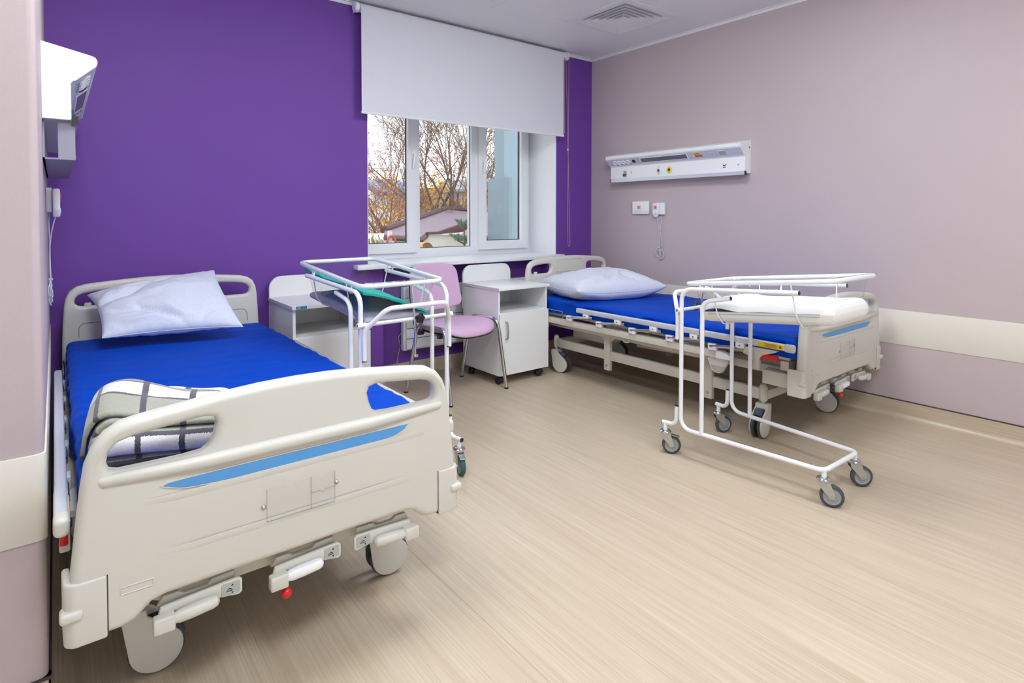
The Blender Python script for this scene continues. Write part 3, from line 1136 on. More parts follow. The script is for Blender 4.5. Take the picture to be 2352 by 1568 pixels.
# ------------------------------------------------------------------ mattresses
def make_mattress(name, label, ox, oy, seed, amp):
    """box mattress in a loose blue cover, ruffled along the edges"""
    hw, y0, y1, zb, zt, r = .452, .056, 2.10, .480, .583, .028
    prof = []
    for k in range(5): prof.append((-hw, zb + (zt - r - zb) * k / 4, -1, 0))
    for k in range(1, 6):
        a = k / 6 * PI / 2
        prof.append((-hw + r - r * math.cos(a), zt - r + r * math.sin(a), -math.cos(a), math.sin(a)))
    nx = 44
    for k in range(nx + 1):
        prof.append((-hw + r + (2 * hw - 2 * r) * k / nx, zt, 0, 1))
    for k in range(1, 6):
        a = PI / 2 - k / 6 * PI / 2
        prof.append((hw - r + r * math.cos(a), zt - r + r * math.sin(a), math.cos(a), math.sin(a)))
    for k in range(5): prof.append((hw, zt - r - (zt - r - zb) * k / 4, 1, 0))
    ny = 130
    bm = bmesh.new()
    rows = []
    for j in range(ny + 1):
        t = j / ny
        y = y0 + (y1 - y0) * t
        e = min(y - y0, y1 - y)
        drop = 0 if e > r else r - math.sqrt(max(0, r * r - (r - e) ** 2))
        row = []
        for x, z, nx_, nz_ in prof:
            w = V((ox + x + seed, oy + y, z))
            # long soft wrinkles running across the bed
            f = NZ.noise(V((w.x * 1.6 + w.y * .8, w.y * 7.5 - w.x * 1.2, seed))) * .55 + NZ.noise(V((w.x * 3.0 - w.y * 1.5, w.y * 15 + w.x * 4, seed + 3))) * .28
            g = 1 - abs(NZ.noise(V((w.x * 2.2 - w.y * 2.0, w.y * 5 + w.x * 2.4, seed + 9)))) * 2
            d = amp * (f * .8 + max(0, g - .70) * 2.4)
            if nz_ < .2:      # hanging side: vertical puckers
                d = amp * 1.8 * (NZ.noise(V((w.y * 13, z * 3, seed))) + .6 * NZ.noise(V((w.y * 28, z * 7, seed + 4))))
            zz = z - (drop if nz_ > .1 else 0)
            if zz < zb: zz = zb
            row.append(bm.verts.new((x + nx_ * d, y, zz + nz_ * d)))
        rows.append(row)
    for a, b in zip(rows, rows[1:]):
        for i in range(len(prof) - 1):
            bm.faces.new((a[i], a[i + 1], b[i + 1], b[i]))
    for rw in (rows[0], rows[-1]):
        bm.faces.new(rw)
    for i in (0, -1):
        pass
    bmesh.ops.triangulate(bm, faces=[f for f in bm.faces if len(f.verts) > 4])
    lo = [rw[0] for rw in rows] + [rw[-1] for rw in rows[::-1]]
    bm.faces.new(lo)
    o = finish(name, bm, M_BLUE, sharp=50)
    o.location = (ox, oy, 0)
    return tag(o, label, 'mattress', 'blue covered mattresses')


make_mattress('mattress', 'blue covered mattress of the bed with the checked blanket', .487, 1.50, 1.0, .0062)
make_mattress('mattress', 'blue covered mattress of the bed along the right wall', 3.383, 1.345, 5.0, .0060)

# ------------------------------------------------------------------ bedside cabinets
def make_cabinet(name, label, x0, yf, yb, sticker):
    w = .46
    c = thing(name, label, 'cabinet', (x0 + w / 2, (yf + yb) / 2, 0), group='white bedside cabinets')
    hx, hy = w / 2, (yb - yf) / 2
    t = .017
    part_box('side_panel', M_WOODWHITE, c, -hx, -hx + t, -hy + .018, hy, .070, .675, bev=.0008, seg=1)
    part_box('side_panel', M_WOODWHITE, c, hx - t, hx, -hy + .018, hy, .070, .675, bev=.0008, seg=1)
    part_box('bottom_panel', M_WOODWHITE, c, -hx + t, hx - t, -hy + .018, hy, .075, .092)
    part_box('shelf', M_WOODWHITE, c, -hx + t, hx - t, -hy + .020, hy, .497, .514)
    part_box('rear_panel', M_WOODWHITE, c, -hx + t, hx - t, hy - .012, hy - .001, .092, .675)
    bm = bmesh.new()
    box(bm, -hx - .008, hx + .008, -hy - .004, hy - .002, .6755, .6955, bev=.0015, seg=2)
    top = finish('top_board', bm, M_WOODWHITE, c)
    bm = bmesh.new()
    box(bm, -hx - .0088, -hx - .0078, -hy - .002, hy - .004, .6765, .6945)
    finish('edge_band', bm, M_EDGE, top)
    d = part_box('door', M_WOODWHITE, c, -hx + .003, hx - .001, -hy, -hy + .017, .071, .508, bev=.001, seg=1)
    bm = bmesh.new()
    tube(bm, fillet([(-hx + .055, -hy + .002, .452), (-hx + .055, -hy - .024, .448), (-hx + .055, -hy - .029, .391), (-hx + .055, -hy - .024, .334), (-hx + .055, -hy + .002, .330)], [0, .012, .05, .012, 0], 5), .0055, 10)
    finish('handle', bm, mat('brushed_steel', (168, 168, 170), .35, metal=.8), d)
    ol = [(p[0], p[1]) for p in fillet([(-hx, .50, 0), (hx, .50, 0), (hx, .825, 0), (-hx, .825, 0)], [0, 0, .075, .075], 8, True)]
    bm = bmesh.new()
    plate(bm, ol, [], .017, .001, M.Translation((0, hy + .0086, 0)) @ XZ, seg=1)
    finish('back_board', bm, M_WOODWHITE, c)
    for sx, sy, a in ((-1, -1, .4), (1, -1, 1.2), (-1, 1, 2.4), (1, 1, .2)):
        cs = bpy.data.objects.new('caster', None)
        cs.empty_display_size = .03
        link(cs, c)
        cs.location = (sx * (hx - .045), sy * (hy - .05), 0)
        cs.rotation_euler = (0, 0, a)
        for s in (-1, 1):
            bm = bmesh.new()
            lathe(bm, [(0, .004), (.020, .004), (.025, .007), (.025, .017), (.020, .021), (0, .022)], 20, M.Translation((0, .012, .025)) @ M.Rotation(s * PI / 2, 4, 'Y'))
            finish('wheel', bm, M_BLACK, cs)
        bm = bmesh.new()
        lathe(bm, [(0, .055), (.012, .055), (.022, .05), (.026, .03), (.004, .028)], 16)
        cyl(bm, (0, 0, .05), (0, 0, .076), .006, n=10)
        finish('hood', bm, M_BLACK, cs)
    if sticker:
        st = part_box('sticker', M_STICK_TEAL, top, -hx + .012, -hx + .073, -hy - .0052, -hy - .0038, .6785, .6935)
        bm = bmesh.new()
        for p in ([(-.215, .6815), (-.209, .6885), (-.203, .6815)], [(-.206, .685), (-.200, .6905), (-.194, .6835)], [(-.203, .6815), (-.197, .6885), (-.191, .6815)]):
            tube(bm, [(x, -hy - .0055, z) for x, z in p], .0007, 5)
        g = finish('sticker_mark', bm, M_SOCKET, top)
        g['kind'] = 'stuff'
    return c


make_cabinet('bedside_cabinet', 'white bedside cabinet with a teal sticker, beside the left bed', 1.042, 3.298, 3.765, True)
make_cabinet('bedside_cabinet', 'white bedside cabinet with a grey door handle, beside the pink chair', 2.447, 3.247, 3.712, False)


# ------------------------------------------------------------------ pink visitor chair
def make_chair():
    ch = thing('visitor_chair', 'pink vinyl visitor chair on chrome legs', 'chair', (2.163, 3.365, 0), rad(10.5))
    # seat: padded shell, front (-y) rounded
    bm = bmesh.new()
    N, K = 40, 9
    def so(a, k=1.):
        c_, s_ = math.cos(a), math.sin(a)
        e = 2 / 3.1
        x = math.copysign(abs(c_) ** e, c_) * .238
        y = math.copysign(abs(s_) ** e, s_) * .212
        x *= 1 - .10 * (y / .212 if y > 0 else 0)
        return x * k, y * k - .008
    layers = [(.86, .434), (.97, .437), (1.0, .446), (1.0, .458), (.975, .470), (.90, .478), (.7, .481), (.45, .480), (.2, .478)]
    rings = []
    for k, z in layers:
        rg = []
        for i in range(N):
            x, y = so(2 * PI * i / N, k)
            zz = z - (.030 * max(0, -(y + .10) / .11) ** 2) + .012 * (x / .238) ** 2 * (1 if z > .46 else .4)
            rg.append(bm.verts.new((x, y, zz)))
        rings.append(rg)
    for a, b in zip(rings, rings[1:]):
        for i in range(N):
            bm.faces.new((a[i], a[(i + 1) % N], b[(i + 1) % N], b[i]))
    bm.faces.new(rings[0]); bm.faces.new(rings[-1])
    finish('seat', bm, M_PINKV, ch, sharp=60)
    bm = bmesh.new()
    rings = []
    for k, z in ((.80, .428), (.965, .430), (.985, .436), (.9, .440)):
        rings.append([bm.verts.new((so(2 * PI * i / N, k)[0], so(2 * PI * i / N, k)[1], z - (.030 * max(0, -(so(2 * PI * i / N, k)[1] + .10) / .11) ** 2))) for i in range(N)])
    for a, b in zip(rings, rings[1:]):
        for i in range(N):
            bm.faces.new((a[i], a[(i + 1) % N], b[(i + 1) % N], b[i]))
    bm.faces.new(rings[0]); bm.faces.new(rings[-1])
    finish('seat_shell', bm, M_BLACK, ch)
    # backrest: curved pad
    ol = [(p[0], p[1]) for p in fillet([(-.235, .555, 0), (-.1, .535, 0), (.1, .535, 0), (.235, .555, 0), (.212, .845, 0), (.09, .863, 0), (-.09, .863, 0), (-.212, .845, 0)], [.05, .2, .2, .05, .075, .2, .2, .075], 6, True)]

    def pad(t, b, y, m, nm, sc=1.):
        bm = bmesh.new()
        o2 = [(x * sc, (z - .70) * sc + .70) for x, z in ol]
        plate(bm, o2, [], t, b, M.Translation((0, y, 0)) @ XZ, seg=4)
        bmesh.ops.subdivide_edges(bm, edges=[e for e in bm.edges if e.calc_length() > .06], cuts=3, use_grid_fill=True)
        for v in bm.verts:
            v.co.y += .035 * (1 - (v.co.x / .225) ** 2) + .18 * (v.co.z - .55) - .10 * (v.co.z - .55) ** 2
        return finish(nm, bm, m, ch, sharp=60)
    pad(.036, .016, .190, M_PINKV, 'backrest')
    pad(.010, .004, .214, M_BLACK, 'backrest_shell', .97)
    # chrome frame: each leg a tube, side bars arch over the seat edge
    R = .0125
    for s in (-1, 1):
        x = s * .255
        bm = bmesh.new()
        path = fillet([(s * .262, -.228, .004), (x - s * .004, -.165, .418), (x - s * .006, -.140, .480), (x - s * .006, .06, .480)], [0, .08, .06, 0], 8)
        tube(bm, path, R, 12)
        finish('leg', bm, M_CHROME, ch, sharp=60)
        bm = bmesh.new()
        path = fillet([(s * .262, .222, .004), (x - s * .004, .120, .430), (x - s * .006, .085, .480), (x - s * .006, .05, .480)], [0, .06, .05, 0], 8)
        tube(bm, path, R, 12)
        finish('leg', bm, M_CHROME, ch, sharp=60)
        for yy in (-.228, .222):
            bm = bmesh.new()
            lathe(bm, [(0, 0), (.0145, 0), (.0145, .010), (0, .010)], 14, M.Translation((s * .262, yy, 0)))
            finish('foot_cap', bm, M_BLACK, ch)
        bm = bmesh.new()
        path = fillet([(s * .175, -.02, .424), (s * .175, .15, .424), (s * .172, .235, .44), (s * .168, .262, .56), (s * .168, .285, .71)], [0, .05, .05, .05, 0], 6)
        tube(bm, path, [.011] * (len(path)), 10)
        finish('back_support', bm, M_CHROME, ch, sharp=60)
    for y in (-.10, .10):
        bm = bmesh.new()
        tube(bm, [(-.255, y, .424), (.255, y, .424)], .009, 10)
        finish('cross_bar', bm, M_CHROME, ch)
        for s in (-1, 1):
            part_box('clamp', M_BLACK, ch, s * .235 - .02, s * .235 + .02, y - .016, y + .016, .410, .436, bev=.004)
    return ch


make_chair()


# ------------------------------------------------------------------ baby cots on wheels
def cot_caster(parent, x, y, swivel, brake, rub):
    c = bpy.data.objects.new('caster', None)
    c.empty_display_size = .03
    link(c, parent)
    c.location = (x, y, 0)
    c.rotation_euler = (0, 0, swivel)
    R, off = .046, .030
    X = M.Translation((0, off, R)) @ M.Rotation(PI / 2, 4, 'Y')
    bm = bmesh.new()
    lathe(bm, [(.034, -.011), (R - .004, -.012), (R, -.007), (R, .007), (R - .004, .012), (.034, .011), (.034, -.011)], 30, X)
    finish('tyre', bm, rub, c, sharp=60)
    bm = bmesh.new()
    lathe(bm, [(0, -.009), (.010, -.011), (.028, -.008), (.0345, -.011), (.0345, .011), (.028, .008), (.010, .011), (0, .009)], 26, X)
    finish('rim', bm, M_RIMGREY, c)
    bm = bmesh.new()
    for s in (-1, 1):
        ol = [(off - .010, R - .010), (off + .010, R - .008), (off + .012, R + .010), (.026, .094), (.024, .106), (-.024, .106), (-.022, .090), (off - .016, R + .002)]
        plate(bm, ol, [], .0028, .0008, M.Translation((s * .0165, 0, 0)) @ YZ, seg=1)
    box(bm, -.018, .018, -.024, .026, .1035, .1065, bev=.001)
    finish('fork', bm, M_ZINC, c)
    bm = bmesh.new()
    cyl(bm, (-.022, off, R), (.022, off, R), .005, n=10)
    finish('axle', bm, M_ZINC, c)
    bm = bmesh.new()
    lathe(bm, [(0, .105), (.026, .105), (.029, .109), (.029, .113), (.025, .118), (.018, .121), (0, .121)], 22)
    finish('swivel_cup', bm, M_CHROME, c)
    bm = bmesh.new()
    cyl(bm, (0, 0, .118), (0, 0, .152), .0105, n=12)
    finish('stem', bm, M_WHITE_STEEL, c)
    if brake:
        bm = bmesh.new()
        box(bm, -.014, .014, .018, .072, -.0015, .0015, bev=.001, xf=M.Translation((0, 0, .104)) @ M.Rotation(rad(-14), 4, 'X'))
        finish('brake_lever', bm, M_ZINC, c)


TILT = .112


def make_cot(label, loc, rz, tilt, zr, rub):
    """local y runs from the handle end (0) to the foot end"""
    c = thing('baby_cot', label, 'baby cot', (loc[0], loc[1], 0), rz, 'wheeled baby cots')
    R = .0105
    HW = .222

    def zrim(y): return zr + tilt * y
    # base rails, posts and top rails (one bent tube per side)
    for s in (-1, 1):
        pts = [(s * .120, .662, .149), (s * .158, .650, .149), (s * HW, .0, .149), (s * HW, 0, zrim(0) - .024), (s * HW, .58, zrim(.58) - .045)]
        bm = bmesh.new()
        tube(bm, fillet(pts, [0, .03, .055, .06, 0], 8), R, 12)
        finish('side_tube', bm, M_WHITE_STEEL, c, sharp=60)
        bm = bmesh.new()
        lathe(bm, [(0, .001), (R * .92, .001), (R * .92, -.004)], 14, axis_xf((s * HW, .58, zrim(.58) - .045), (0, 1, tilt)))
        finish('end_plug', bm, M_GASKET, c)
        bx = s * (HW - .0095)
        pts = [(bx, .112, .149), (bx, .112, zrim(.1) - .085), (bx, .262, zrim(.26) - .070)]
        bm = bmesh.new()
        tube(bm, fillet(pts, [0, .06, 0], 8), R, 12)
        finish('inner_post', bm, M_WHITE_STEEL, c, sharp=60)
        bm = bmesh.new()
        lathe(bm, [(0, .001), (R * .92, .001), (R * .92, -.004)], 14, axis_xf((bx, .262, zrim(.26) - .070), (0, 1, tilt)))
        finish('end_plug', bm, M_GASKET, c)
        # outrigger with caster at the handle end
        pts = [(s * HW, -.024, .256), (s * HW, -.026, .157), (s * (HW + .012), -.104, .157)]
        bm = bmesh.new()
        tube(bm, fillet(pts, [0, .035, 0], 8), R, 12)
        finish('outrigger', bm, M_WHITE_STEEL, c, sharp=60)
        for p, d in ((pts[0], (0, 0, 1)), (pts[2], (s * .15, -1, 0))):
            bm = bmesh.new()
            lathe(bm, [(0, .0015), (R * .95, .0015), (R, 0), (R, -.004)], 14, axis_xf(p, d))
            finish('end_plug', bm, M_GASKET, c)
    bm = bmesh.new()
    tube(bm, [(-.125, .661, .149), (.125, .661, .149)], R, 12)
    finish('foot_bar', bm, M_WHITE_STEEL, c)
    # push hoop
    pts = [(-HW + .004, -.026, .585), (-HW + .004, -.026, .715), (-.150, -.10, .812), (.150, -.10, .812), (HW - .004, -.026, .715), (HW - .004, -.026, .585)]
    bm = bmesh.new()
    tube(bm, fillet(pts, [0, .06, .05, .05, .06, 0], 8), R, 12)
    finish('push_hoop', bm, M_WHITE_STEEL, c, sharp=60)
    for s in (-1, 1):
        bm = bmesh.new()
        lathe(bm, [(0, -.0015), (R * .98, -.0015), (R, 0), (R * 1.02, .004)], 14, M.Translation((s * (HW - .004), -.026, .585)))
        finish('end_plug', bm, M_GASKET, c)
    # tilt bar with sleeves, rod and star knob
    bm = bmesh.new()
    tube(bm, [(-HW - .012, -.012, .737), (HW + .012, -.012, .737)], .0085, 12)
    finish('tilt_bar', bm, M_WHITE_STEEL, c)
    for s in (-1, 1):
        bm = bmesh.new()
        lathe(bm, [(.0065, -.022), (.0115, -.022), (.0115, .016), (.0065, .016)], 14, axis_xf((s * (HW + .006), -.012, .737), (s, 0, 0)))
        finish('sleeve', bm, M_WHITE_STEEL, c)
    bm = bmesh.new()
    tube(bm, [(.032, .002, zrim(0) - .012), (.030, -.024, .74), (.030, -.030, .565)], .0045, 10)
    finish('tilt_rod', bm, M_CHROME, c)
    bm = bmesh.new()
    cyl(bm, (.022, -.030, .572), (.042, -.030, .572), .0055, n=10)
    finish('rod_stop', bm, M_CHROME, c)
    bm = bmesh.new()
    star = []
    for k in range(40):
        a = 2 * PI * k / 40
        rr = .0225 + .0035 * math.cos(5 * a)
        star.append((rr * math.cos(a), rr * math.sin(a)))
    plate(bm, star, [], .016, .004, axis_xf((.052, -.038, .740), (.3, -1, 0)), seg=3)
    cyl(bm, (.046, -.014, .740), (.051, -.034, .740), .009, n=12)
    finish('star_knob', bm, M_BLACK, c)
    # rim loop, clear tub lip, wire hangers
    L, W = .726, .443
    T_ = M.Translation((0, L / 2 - .005, zr + tilt * (L / 2))) @ M.Rotation(math.atan(tilt), 4, 'X')
    rim = [T_ @ V((p[0], p[1], 0)) for p in rrect(-W / 2 + R, W / 2 - R, -L / 2 + R, L / 2 - R, .050, 8)]
    bm = bmesh.new()
    tube(bm, rim, R, 12, closed=True)
    finish('rim_tube', bm, M_WHITE_STEEL, c, sharp=60)
    bm = bmesh.new()
    secs = [(.010, .0015), (-.002, -.003), (-.012, -.004), (-.016, .004), (-.018, .018), (-.030, .16), (-.040, .180), (-.060, .190), (-.12, .192)]
    # lip folds over the rim tube, then the wall drops and closes at the bottom
    prof = [(.012, .002), (.012, .0115), (-.014, .0125), (-.019, .008), (-.021, -.02), (-.040, -.150), (-.050, -.176), (-.072, -.190), (-.11, -.193)]
    rings = []
    for d, z in prof:
        hw_, hl_ = W / 2 - R + d, L / 2 - R + d
        rr = max(.012, .052 + d * .2 + (.03 if d < -.03 else 0))
        rings.append([bm.verts.new(T_ @ V((p[0], p[1], z))) for p in rrect(-hw_, hw_, -hl_, hl_, rr, 8)])
    for a, b in zip(rings, rings[1:]):
        n = len(a)
        for i in range(n):
            bm.faces.new((a[i], a[(i + 1) % n], b[(i + 1) % n], b[i]))
    bm.faces.new(rings[-1])
    finish('tub', bm, M_ACRYL, c, sharp=60)
    for yy in (-.20, .18):
        hw_ = W / 2 - R
        bm = bmesh.new()
        pts = [(-hw_, yy, -.006), (-hw_ + .026, yy, -.150), (-hw_ + .070, yy, -.199), (hw_ - .070, yy, -.199), (hw_ - .026, yy, -.150), (hw_, yy, -.006)]
        tube(bm, [T_ @ p for p in fillet(pts, [0, .04, .04, .04, .04, 0], 6)], .0032, 8)
        finish('wire_hanger', bm, M_WHITE_STEEL, c)
    for s in (-1, 1):
        for yy in (.10, .50):
            bm = bmesh.new()
            cyl(bm, (s * (HW - .002), yy, zrim(yy) - .044), (s * (W / 2 - R), yy, zrim(yy) - .004), .004, n=8)
            finish('rim_stud', bm, M_WHITE_STEEL, c)
    return c, T_


def pad_mesh(name, m, T_, x0, x1, y0, y1, z0, th, r, hump, seed, label, cat, world):
    """soft rounded pad lying in the tub, in tub coordinates"""
    bm = bmesh.new()
    nx, ny = 14, 28
    def surf(u, v, topside):
        x = x0 + (x1 - x0) * u
        y = y0 + (y1 - y0) * v
        e = min(u * (x1 - x0), (1 - u) * (x1 - x0), v * (y1 - y0), (1 - v) * (y1 - y0))
        k = 1 if e > r else math.sqrt(max(0, 1 - ((r - e) / r) ** 2))
        zc = z0 + th / 2
        b = NZ.noise(V((x * 18, y * 18, seed))) * .003
        return V((x, y, zc + (th / 2 * k + (hump(u, v) + b if topside else 0)) * (1 if topside else -1)))
    def lin_(n):
        return [(.5 - .5 * math.cos(PI * i / n)) for i in range(n + 1)]
    us, vs = lin_(nx), lin_(ny)
    grids = []
    for t_ in (True, False):
        grids.append([[bm.verts.new(T_ @ surf(u, v, t_)) for u in us] for v in vs])
    for g in grids:
        for a, b in zip(g, g[1:]):
            for i in range(nx):
                bm.faces.new((a[i], a[i + 1], b[i + 1], b[i]))
    bmesh.ops.remove_doubles(bm, verts=bm.verts[:], dist=.0004)
    o = finish(name, bm, m, sharp=70)
    o.matrix_world = world
    return tag(o, label, cat)


# cot beside the left bed: handle end towards the camera
cotA, TA = make_cot('white wheeled baby cot with a teal sheet, beside the left bed', (1.238, 2.345), rad(3.0), .092, .896, M_TEALRUB)
wA = M.Translation((1.238, 2.345, 0)) @ M.Rotation(rad(3.0), 4, 'Z')
for x, y, a, br in ((-.232, -.085, 2.9, True), (.232, -.085, -.35 + PI, True), (-.145, .655, .6, False), (.145, .655, -.4, False)):
    cot_caster(cotA, x, y, a, br, M_TEALRUB)
# cot by the right bed: handle end towards the window
cotB, TB = make_cot('white wheeled baby cot with a white mattress, in front of the right bed', (2.652, 1.725), PI + rad(-1.0), .105, .867, M_RUBBER)
wB = M.Translation((2.652, 1.725, 0)) @ M.Rotation(PI + rad(-1.0), 4, 'Z')
for x, y, a, br in ((-.232, -.085, 1.1, True), (.232, -.085, .75, True), (-.145, .655, .85, False), (.145, .655, .5, False)):
    cot_caster(cotB, x, y, a, br, M_RUBBER)

pb = pad_mesh('cot_mattress', M_WHITEFAB, TB, -.168, .168, -.31, .325, -.188, .098, .03, lambda u, v: .022 * math.exp(-((v - .16) / .12) ** 2) - .004 * math.sin(v * 9), 2., 'thick white baby mattress with a side zip, inside the clear cot tub', 'mattress', wB)
zp = bmesh.new()
for s in (-1, 1):
    for dz in (-.148, -.138):
        tube(zp, [TB @ V((s * .1685, y, dz)) for y in (-.26, -.1, .1, .27)], .0012, 6)
z_ = finish('zip', zp, M_GREYLAB, pb)
z_['kind'] = 'stuff'
pad_mesh('cot_mattress', M_LAV, TA, -.165, .165, -.305, .320, -.186, .036, .016, lambda u, v: 0, 6., 'thin lavender mattress in the bottom of the cot beside the left bed', 'mattress', wA)
# teal sheet slung from the upper left side of the tub to its floor
bm = bmesh.new()
NU, NV_ = 18, 40
def teal(u, v, off):
    x = -.190 + .345 * u
    y = -.325 + .655 * v
    z = -.030 - .118 * u ** 1.15 + .006 * NZ.noise(V((u * 6, v * 9, 1))) + .006 * math.sin(v * 7 + u * 4)
    return TA @ V((x, y, z + off))
gs = [[[bm.verts.new(teal(i / NU, j / NV_, off)) for i in range(NU + 1)] for j in range(NV_ + 1)] for off in (0, -.010)]
for g in gs:
    for a, b in zip(g, g[1:]):
        for i in range(NU):
            bm.faces.new((a[i], a[i + 1], b[i + 1], b[i]))
for j in range(NV_):
    for i in (0, NU):
        bm.faces.new((gs[0][j][i], gs[0][j + 1][i], gs[1][j + 1][i], gs[1][j][i]))
for i in range(NU):
    for j in (0, NV_):
        bm.faces.new((gs[0][j][i], gs[0][j][i + 1], gs[1][j][i + 1], gs[1][j][i]))
ts = finish('cot_sheet', bm, M_TEAL, sharp=60)
ts.matrix_world = wA
tag(ts, 'teal sheet slung inside the clear tub of the cot beside the left bed', 'sheet')

# ------------------------------------------------------------------ pillows
def pillow_material():
    m = bpy.data.materials.new('pillow_cotton')
    m.use_nodes = True
    nt = m.node_tree
    b = nt.nodes['Principled BSDF']
    tc = nt.nodes.new('ShaderNodeTexCoord')
    br = nt.nodes.new('ShaderNodeTexBrick')       # woven basket pattern
    br.inputs['Scale'].default_value = 95
    br.inputs['Color1'].default_value = lin((214, 218, 232)) + (1,)
    br.inputs['Color2'].default_value = lin((226, 229, 240)) + (1,)
    br.inputs['Mortar'].default_value = lin((196, 204, 224)) + (1,)
    br.inputs['Mortar Size'].default_value = .03
    mp = nt.nodes.new('ShaderNodeMapping')
    mp.inputs['Rotation'].default_value = (0, 0, .785)
    nt.links.new(tc.outputs['UV'], mp.inputs[0])
    nt.links.new(mp.outputs[0], br.inputs['Vector'])
    nt.links.new(br.outputs['Color'], b.inputs['Base Color'])
    b.inputs['Roughness'].default_value = .85
    n = nt.nodes.new('ShaderNodeTexNoise')
    n.inputs['Scale'].default_value = 34
    n.inputs['Detail'].default_value = 4
    nt.links.new(tc.outputs['Object'], n.inputs['Vector'])
    bp = nt.nodes.new('ShaderNodeBump')
    bp.inputs['Strength'].default_value = .25
    bp.inputs['Distance'].default_value = .004
    nt.links.new(n.outputs['Fac'], bp.inputs['Height'])
    nt.links.new(bp.outputs['Normal'], b.inputs['Normal'])
    return m


M_PILLOW = pillow_material()


def ridges(u, v, seeds):
    """sum of crease lines: seeds = (cx, cy, angle, width, length, depth)"""
    d = 0
    for cx, cy, a, w, l, dp in seeds:
        x, y = u - cx, v - cy
        s, t = x * math.cos(a) + y * math.sin(a), -x * math.sin(a) + y * math.cos(a)
        t += .05 * math.sin(s * 9 + cx * 20)
        d += dp * math.exp(-(t / w) ** 2) * math.exp(-(s / l) ** 2)
    return d


def make_pillow(name, W, H, th, seed, creases, bend, label, pinch=.07, edge_pow=.42):
    NU, NV_ = 64, 56
    bm = bmesh.new()
    uvl = bm.loops.layers.uv.new('UVMap')
    def P(u, v, s):
        # u,v in -1..1
        x = u * W / 2 * (1 - pinch * (1 - u * u) * 0 - pinch * (1 - v * v) * 0 - pinch * (1 - abs(v) ** 2.2) * abs(u))
        y = v * H / 2 * (1 - pinch * (1 - abs(u) ** 2.2) * abs(v))
        k = max(0., (1 - u * u) * (1 - v * v)) ** edge_pow
        wob = NZ.noise(V((u * 1.6 + seed, v * 1.6, s))) * .15 + NZ.noise(V((u * 3.5 + seed, v * 3.5, s + 7))) * .08
        z = s * th / 2 * k * (1 + wob)
        if s > 0:
            z += k ** .7 * ridges(u, v, creases)
            z += k * .0045 * NZ.noise(V((u * 7 + seed, v * 7, 2.)))
        else:
            z += k * .006 * NZ.noise(V((u * 5 + seed, v * 5, 4.)))
        # gathers along the seams
        e = 1 - max(abs(u), abs(v))
        if e < .3:
            q = u if abs(v) > abs(u) else v
            z += s * (.3 - e) * .02 * NZ.noise(V((q * 11, seed, s))) * min(1, k * 5)
        return bend(x, y, z)
    gs = []
    for s in (1, -1):
        gs.append([[bm.verts.new(P(math.sin((i / NU - .5) * PI), math.sin((j / NV_ - .5) * PI), s)) for i in range(NU + 1)] for j in range(NV_ + 1)])
    for g in gs:
        for j in range(NV_):
            for i in range(NU):
                f = bm.faces.new((g[j][i], g[j][i + 1], g[j + 1][i + 1], g[j + 1][i]))
                for lp, (a, b) in zip(f.loops, ((i, j), (i + 1, j), (i + 1, j + 1), (i, j + 1))):
                    lp[uvl].uv = (math.sin((a / NU - .5) * PI) * W / 2, math.sin((b / NV_ - .5) * PI) * H / 2)
    bmesh.ops.remove_doubles(bm, verts=bm.verts[:], dist=.0006)
    o = finish(name, bm, M_PILLOW, sharp=80)
    # piped seam running round the edge
    bm = bmesh.new()
    loop = []
    n = 40
    for k in range(4 * n):
        t = k % n / n * 2 - 1
        u, v = [(t, -1), (1, t), (-t, 1), (-1, -t)][k // n]
        loop.append(P(u, v, 1))
    tube(bm, loop, .0022, 6, closed=True)
    finish('seam', bm, M_PILLOW, o, sharp=80)
    return tag(o, label, 'pillow', 'pale blue pillows')


# pillow leaning on the headboard of the left bed
AB = V((.163, 3.215, .592)); BR_ = V((.735, 3.125, .592)); TL = V((.126, 3.590, .780)); TR = V((.700, 3.600, .872))
def bend_a(x, y, z):
    u, v = x / .60 + .5, y / .58 + .5
    p = AB.lerp(BR_, u).lerp(TL.lerp(TR, u), v)
    ex = (BR_ - AB).lerp(TR - TL, v).normalized()
    ey = (TL - AB).lerp(TR - BR_, u).normalized()
    n = ex.cross(ey).normalized()
    sag = .035 * math.sin(max(0, min(1, v)) * PI)
    q = p + n * (z + .030 + sag * .6) + V((0, 0, .03 * (1 - v)))
    q.z = max(q.z, .589)
    q.y = min(q.y, 3.655)
    return q
make_pillow('pillow', .60, .58, .15, 3., [(-.45, -.45, -.45, .07, .5, -.030), (-.15, -.62, -.75, .06, .45, -.032), (.05, -.55, -.85, .05, .35, .018), (-.55, -.72, -.2, .06, .4, .018), (-.55, .28, .55, .10, .5, -.040), (-.75, .45, .5, .08, .35, .012), (.1, .75, .12, .05, .6, -.014), (-.30, .72, .5, .06, .3, -.02), (.55, -.75, .7, .06, .25, -.02), (.3, .2, .05, .08, .5, .01)], bend_a, 'pale blue pillow propped against the headboard of the left bed')

